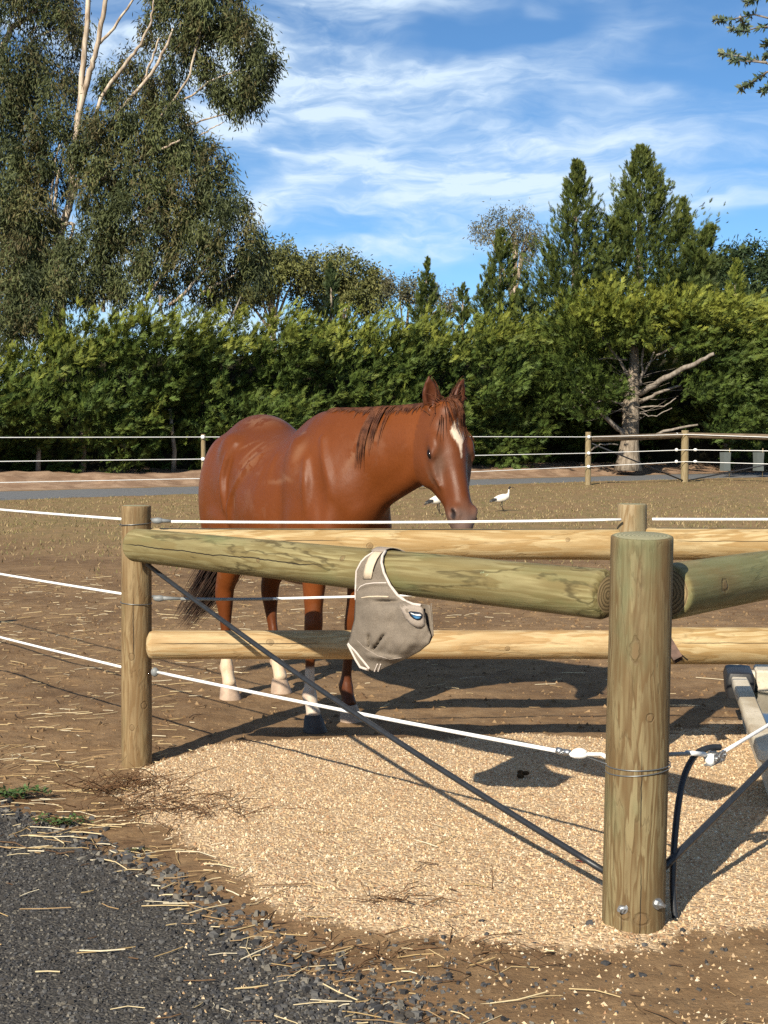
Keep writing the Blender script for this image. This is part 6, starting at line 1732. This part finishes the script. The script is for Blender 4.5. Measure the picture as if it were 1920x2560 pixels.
# dry twig standing in the gravel
M_TWIG = plain('dry_twig', (0.14, 0.085, 0.05), .85, .15, var=.2)
g = gpos(1230, 2232)
m = MB(); m.tube([(0, 0, -.01), (.003, 0, .04), (-.002, .002, .085)], [.0022, .0018, .001], 5); m.tube([(.002, 0, .035), (.014, .004, .055)], [.0014, .0007], 4); m.tube([(.001, 0, .055), (-.010, .002, .074)], [.0012, .0006], 4); m.tube([(0, 0, .004), (-.02, .01, .008)], [.001, .0006], 4)
tag(m.build('twig', M_TWIG, loc=tuple(g)), 'thin dry twig standing upright in the tan gravel', 'twig')
# heaps of dry weed stalks by the slim post and along the driveway edge
M_STALK = plain('dry_stalk', (0.15, 0.082, 0.042), .85, .15, var=.25)
def stalk_heap(u, v, n, sx, sy, h, label, grp=None):
    g = gpos(u, v); m = MB()
    for k in range(n):
        x = rp.gauss(0, sx); y = rp.gauss(0, sy); a = rp.uniform(0, 6.28); l = rp.uniform(.05, .16); z = abs(rp.gauss(0, h))
        p0 = np.array([x, y, .004 + z * .3]); d = np.array([math.cos(a), math.sin(a), rp.uniform(-.1, .55) * h / .02])
        p1 = p0 + d * l * .5 + np.array([0, 0, .004]); p2 = p1 + (d + np.array([rp.gauss(0, .4), rp.gauss(0, .4), -.25])) * l * .5
        p2[2] = max(p2[2], .003)
        r = rp.uniform(.001, .0026); m.tube([p0, p1, p2], [r, r * .8, r * .4], 4)
    o = m.build('weed_stalks', M_STALK, loc=tuple(g)); tag(o, label, 'dead weed', grp); o['kind'] = 'thing'; return o
stalk_heap(312, 1978, 150, .10, .08, .030, 'heap of dry brown weed stalks at the foot of the slim left post', 'dead weeds')
stalk_heap(420, 2030, 150, .17, .11, .012, 'flattened dry weed stalks between the slim post and the driveway', 'dead weeds')
stalk_heap(980, 2268, 20, .06, .05, .012, 'few thin dead stalks lying low on the gravel near the driveway', 'dead weeds')
stalk_heap(1090, 2380, 60, .20, .10, .010, 'spread of dry stalks on brown soil left of the corner post foot', 'dead weeds')
# green weeds
M_WEED = plain('weed_leaf', (0.075, 0.130, 0.035), .6, .25, var=.2)
def weed(u, v, n, s, label):
    g = gpos(u, v); t = thing('weed', label, 'weed', tuple(g), 0, 'green weeds on the driveway edge')
    st = MB(); lf = MB()
    for k in range(n):
        a = rp.uniform(0, 6.28); l = s * rp.uniform(.5, 1.3); d = np.array([math.cos(a), math.sin(a) * .6, 0])
        q = [np.zeros(3) + d * l * t_ + np.array([0, 0, .004 + l * .55 * t_ * (1.25 - t_)]) for t_ in (0, .35, .7, 1.0)]
        st.tube(q, [.0014, .0012, .001, .0006], 4)
        for j in range(7):
            t_ = rp.uniform(.25, 1.05); b = np.array([np.interp(t_, (0, .35, .7, 1.0), [p[i] for p in q]) for i in range(3)])
            e = np.array([rp.gauss(0, 1), rp.gauss(0, 1), rp.uniform(0, .8)]); e /= np.linalg.norm(e); w = np.cross(e, [0, 0, 1]); w /= np.linalg.norm(w) + 1e-6
            ll = s * rp.uniform(.12, .26)
            lf.add([b, b + e * ll * .5 + w * ll * .28, b + e * ll - np.array([0, 0, ll * .15]), b + e * ll * .5 - w * ll * .28], [(0, 1, 2, 3)])
    st.build('stem', M_STALK, t); o = lf.build('leaves', M_WEED, t); o['kind'] = 'stuff'
    return t
weed(30, 1996, 40, .13, 'leafy green weed at the left edge beside the driveway')
weed(150, 2062, 30, .10, 'low green weed in the stones of the driveway edge')
weed(352, 2132, 6, .05, 'tiny green weed sprig on the broken driveway edge')

# tree guards on the bank beyond the far fence
M_GUARD = plain('pale_tree_guard', (0.11, 0.125, 0.12), .5, .3, var=.08)
for u, v, lb in ((1813, 1160, 'pale plastic tree guard on the bank, nearer the strainer post of the two'), (1896, 1157, 'pale plastic tree guard on the bank, further right of the two')):
    p = at(u, v, 47.0); t = thing('tree_guard', lb, 'tree guard', (p[0], p[1], .20), 0.3, 'tree guards on the bank')
    m = MB(); 
    for z, s in ((0, .13), (.30, .125), (.62, .135)):
        pass
    V = [(sx * s, sy * s, z) for z, s in ((0, .13), (.3, .122), (.62, .135), (.62, .128), (.3, .116), (0, .124)) for sx, sy in ((-1, -1), (1, -1), (1, 1), (-1, 1))]
    m.add(V, [(i * 4 + k, i * 4 + (k + 1) % 4, i * 4 + 4 + (k + 1) % 4, i * 4 + 4 + k) for i in range(5) for k in range(4)])
    m.build('sleeve', M_GUARD, t, smooth=False)
    m = MB(); m.tube([(.15, -.02, -.2), (.15, -.02, .75)], .018, 6); m.build('stake', M_FP, t)
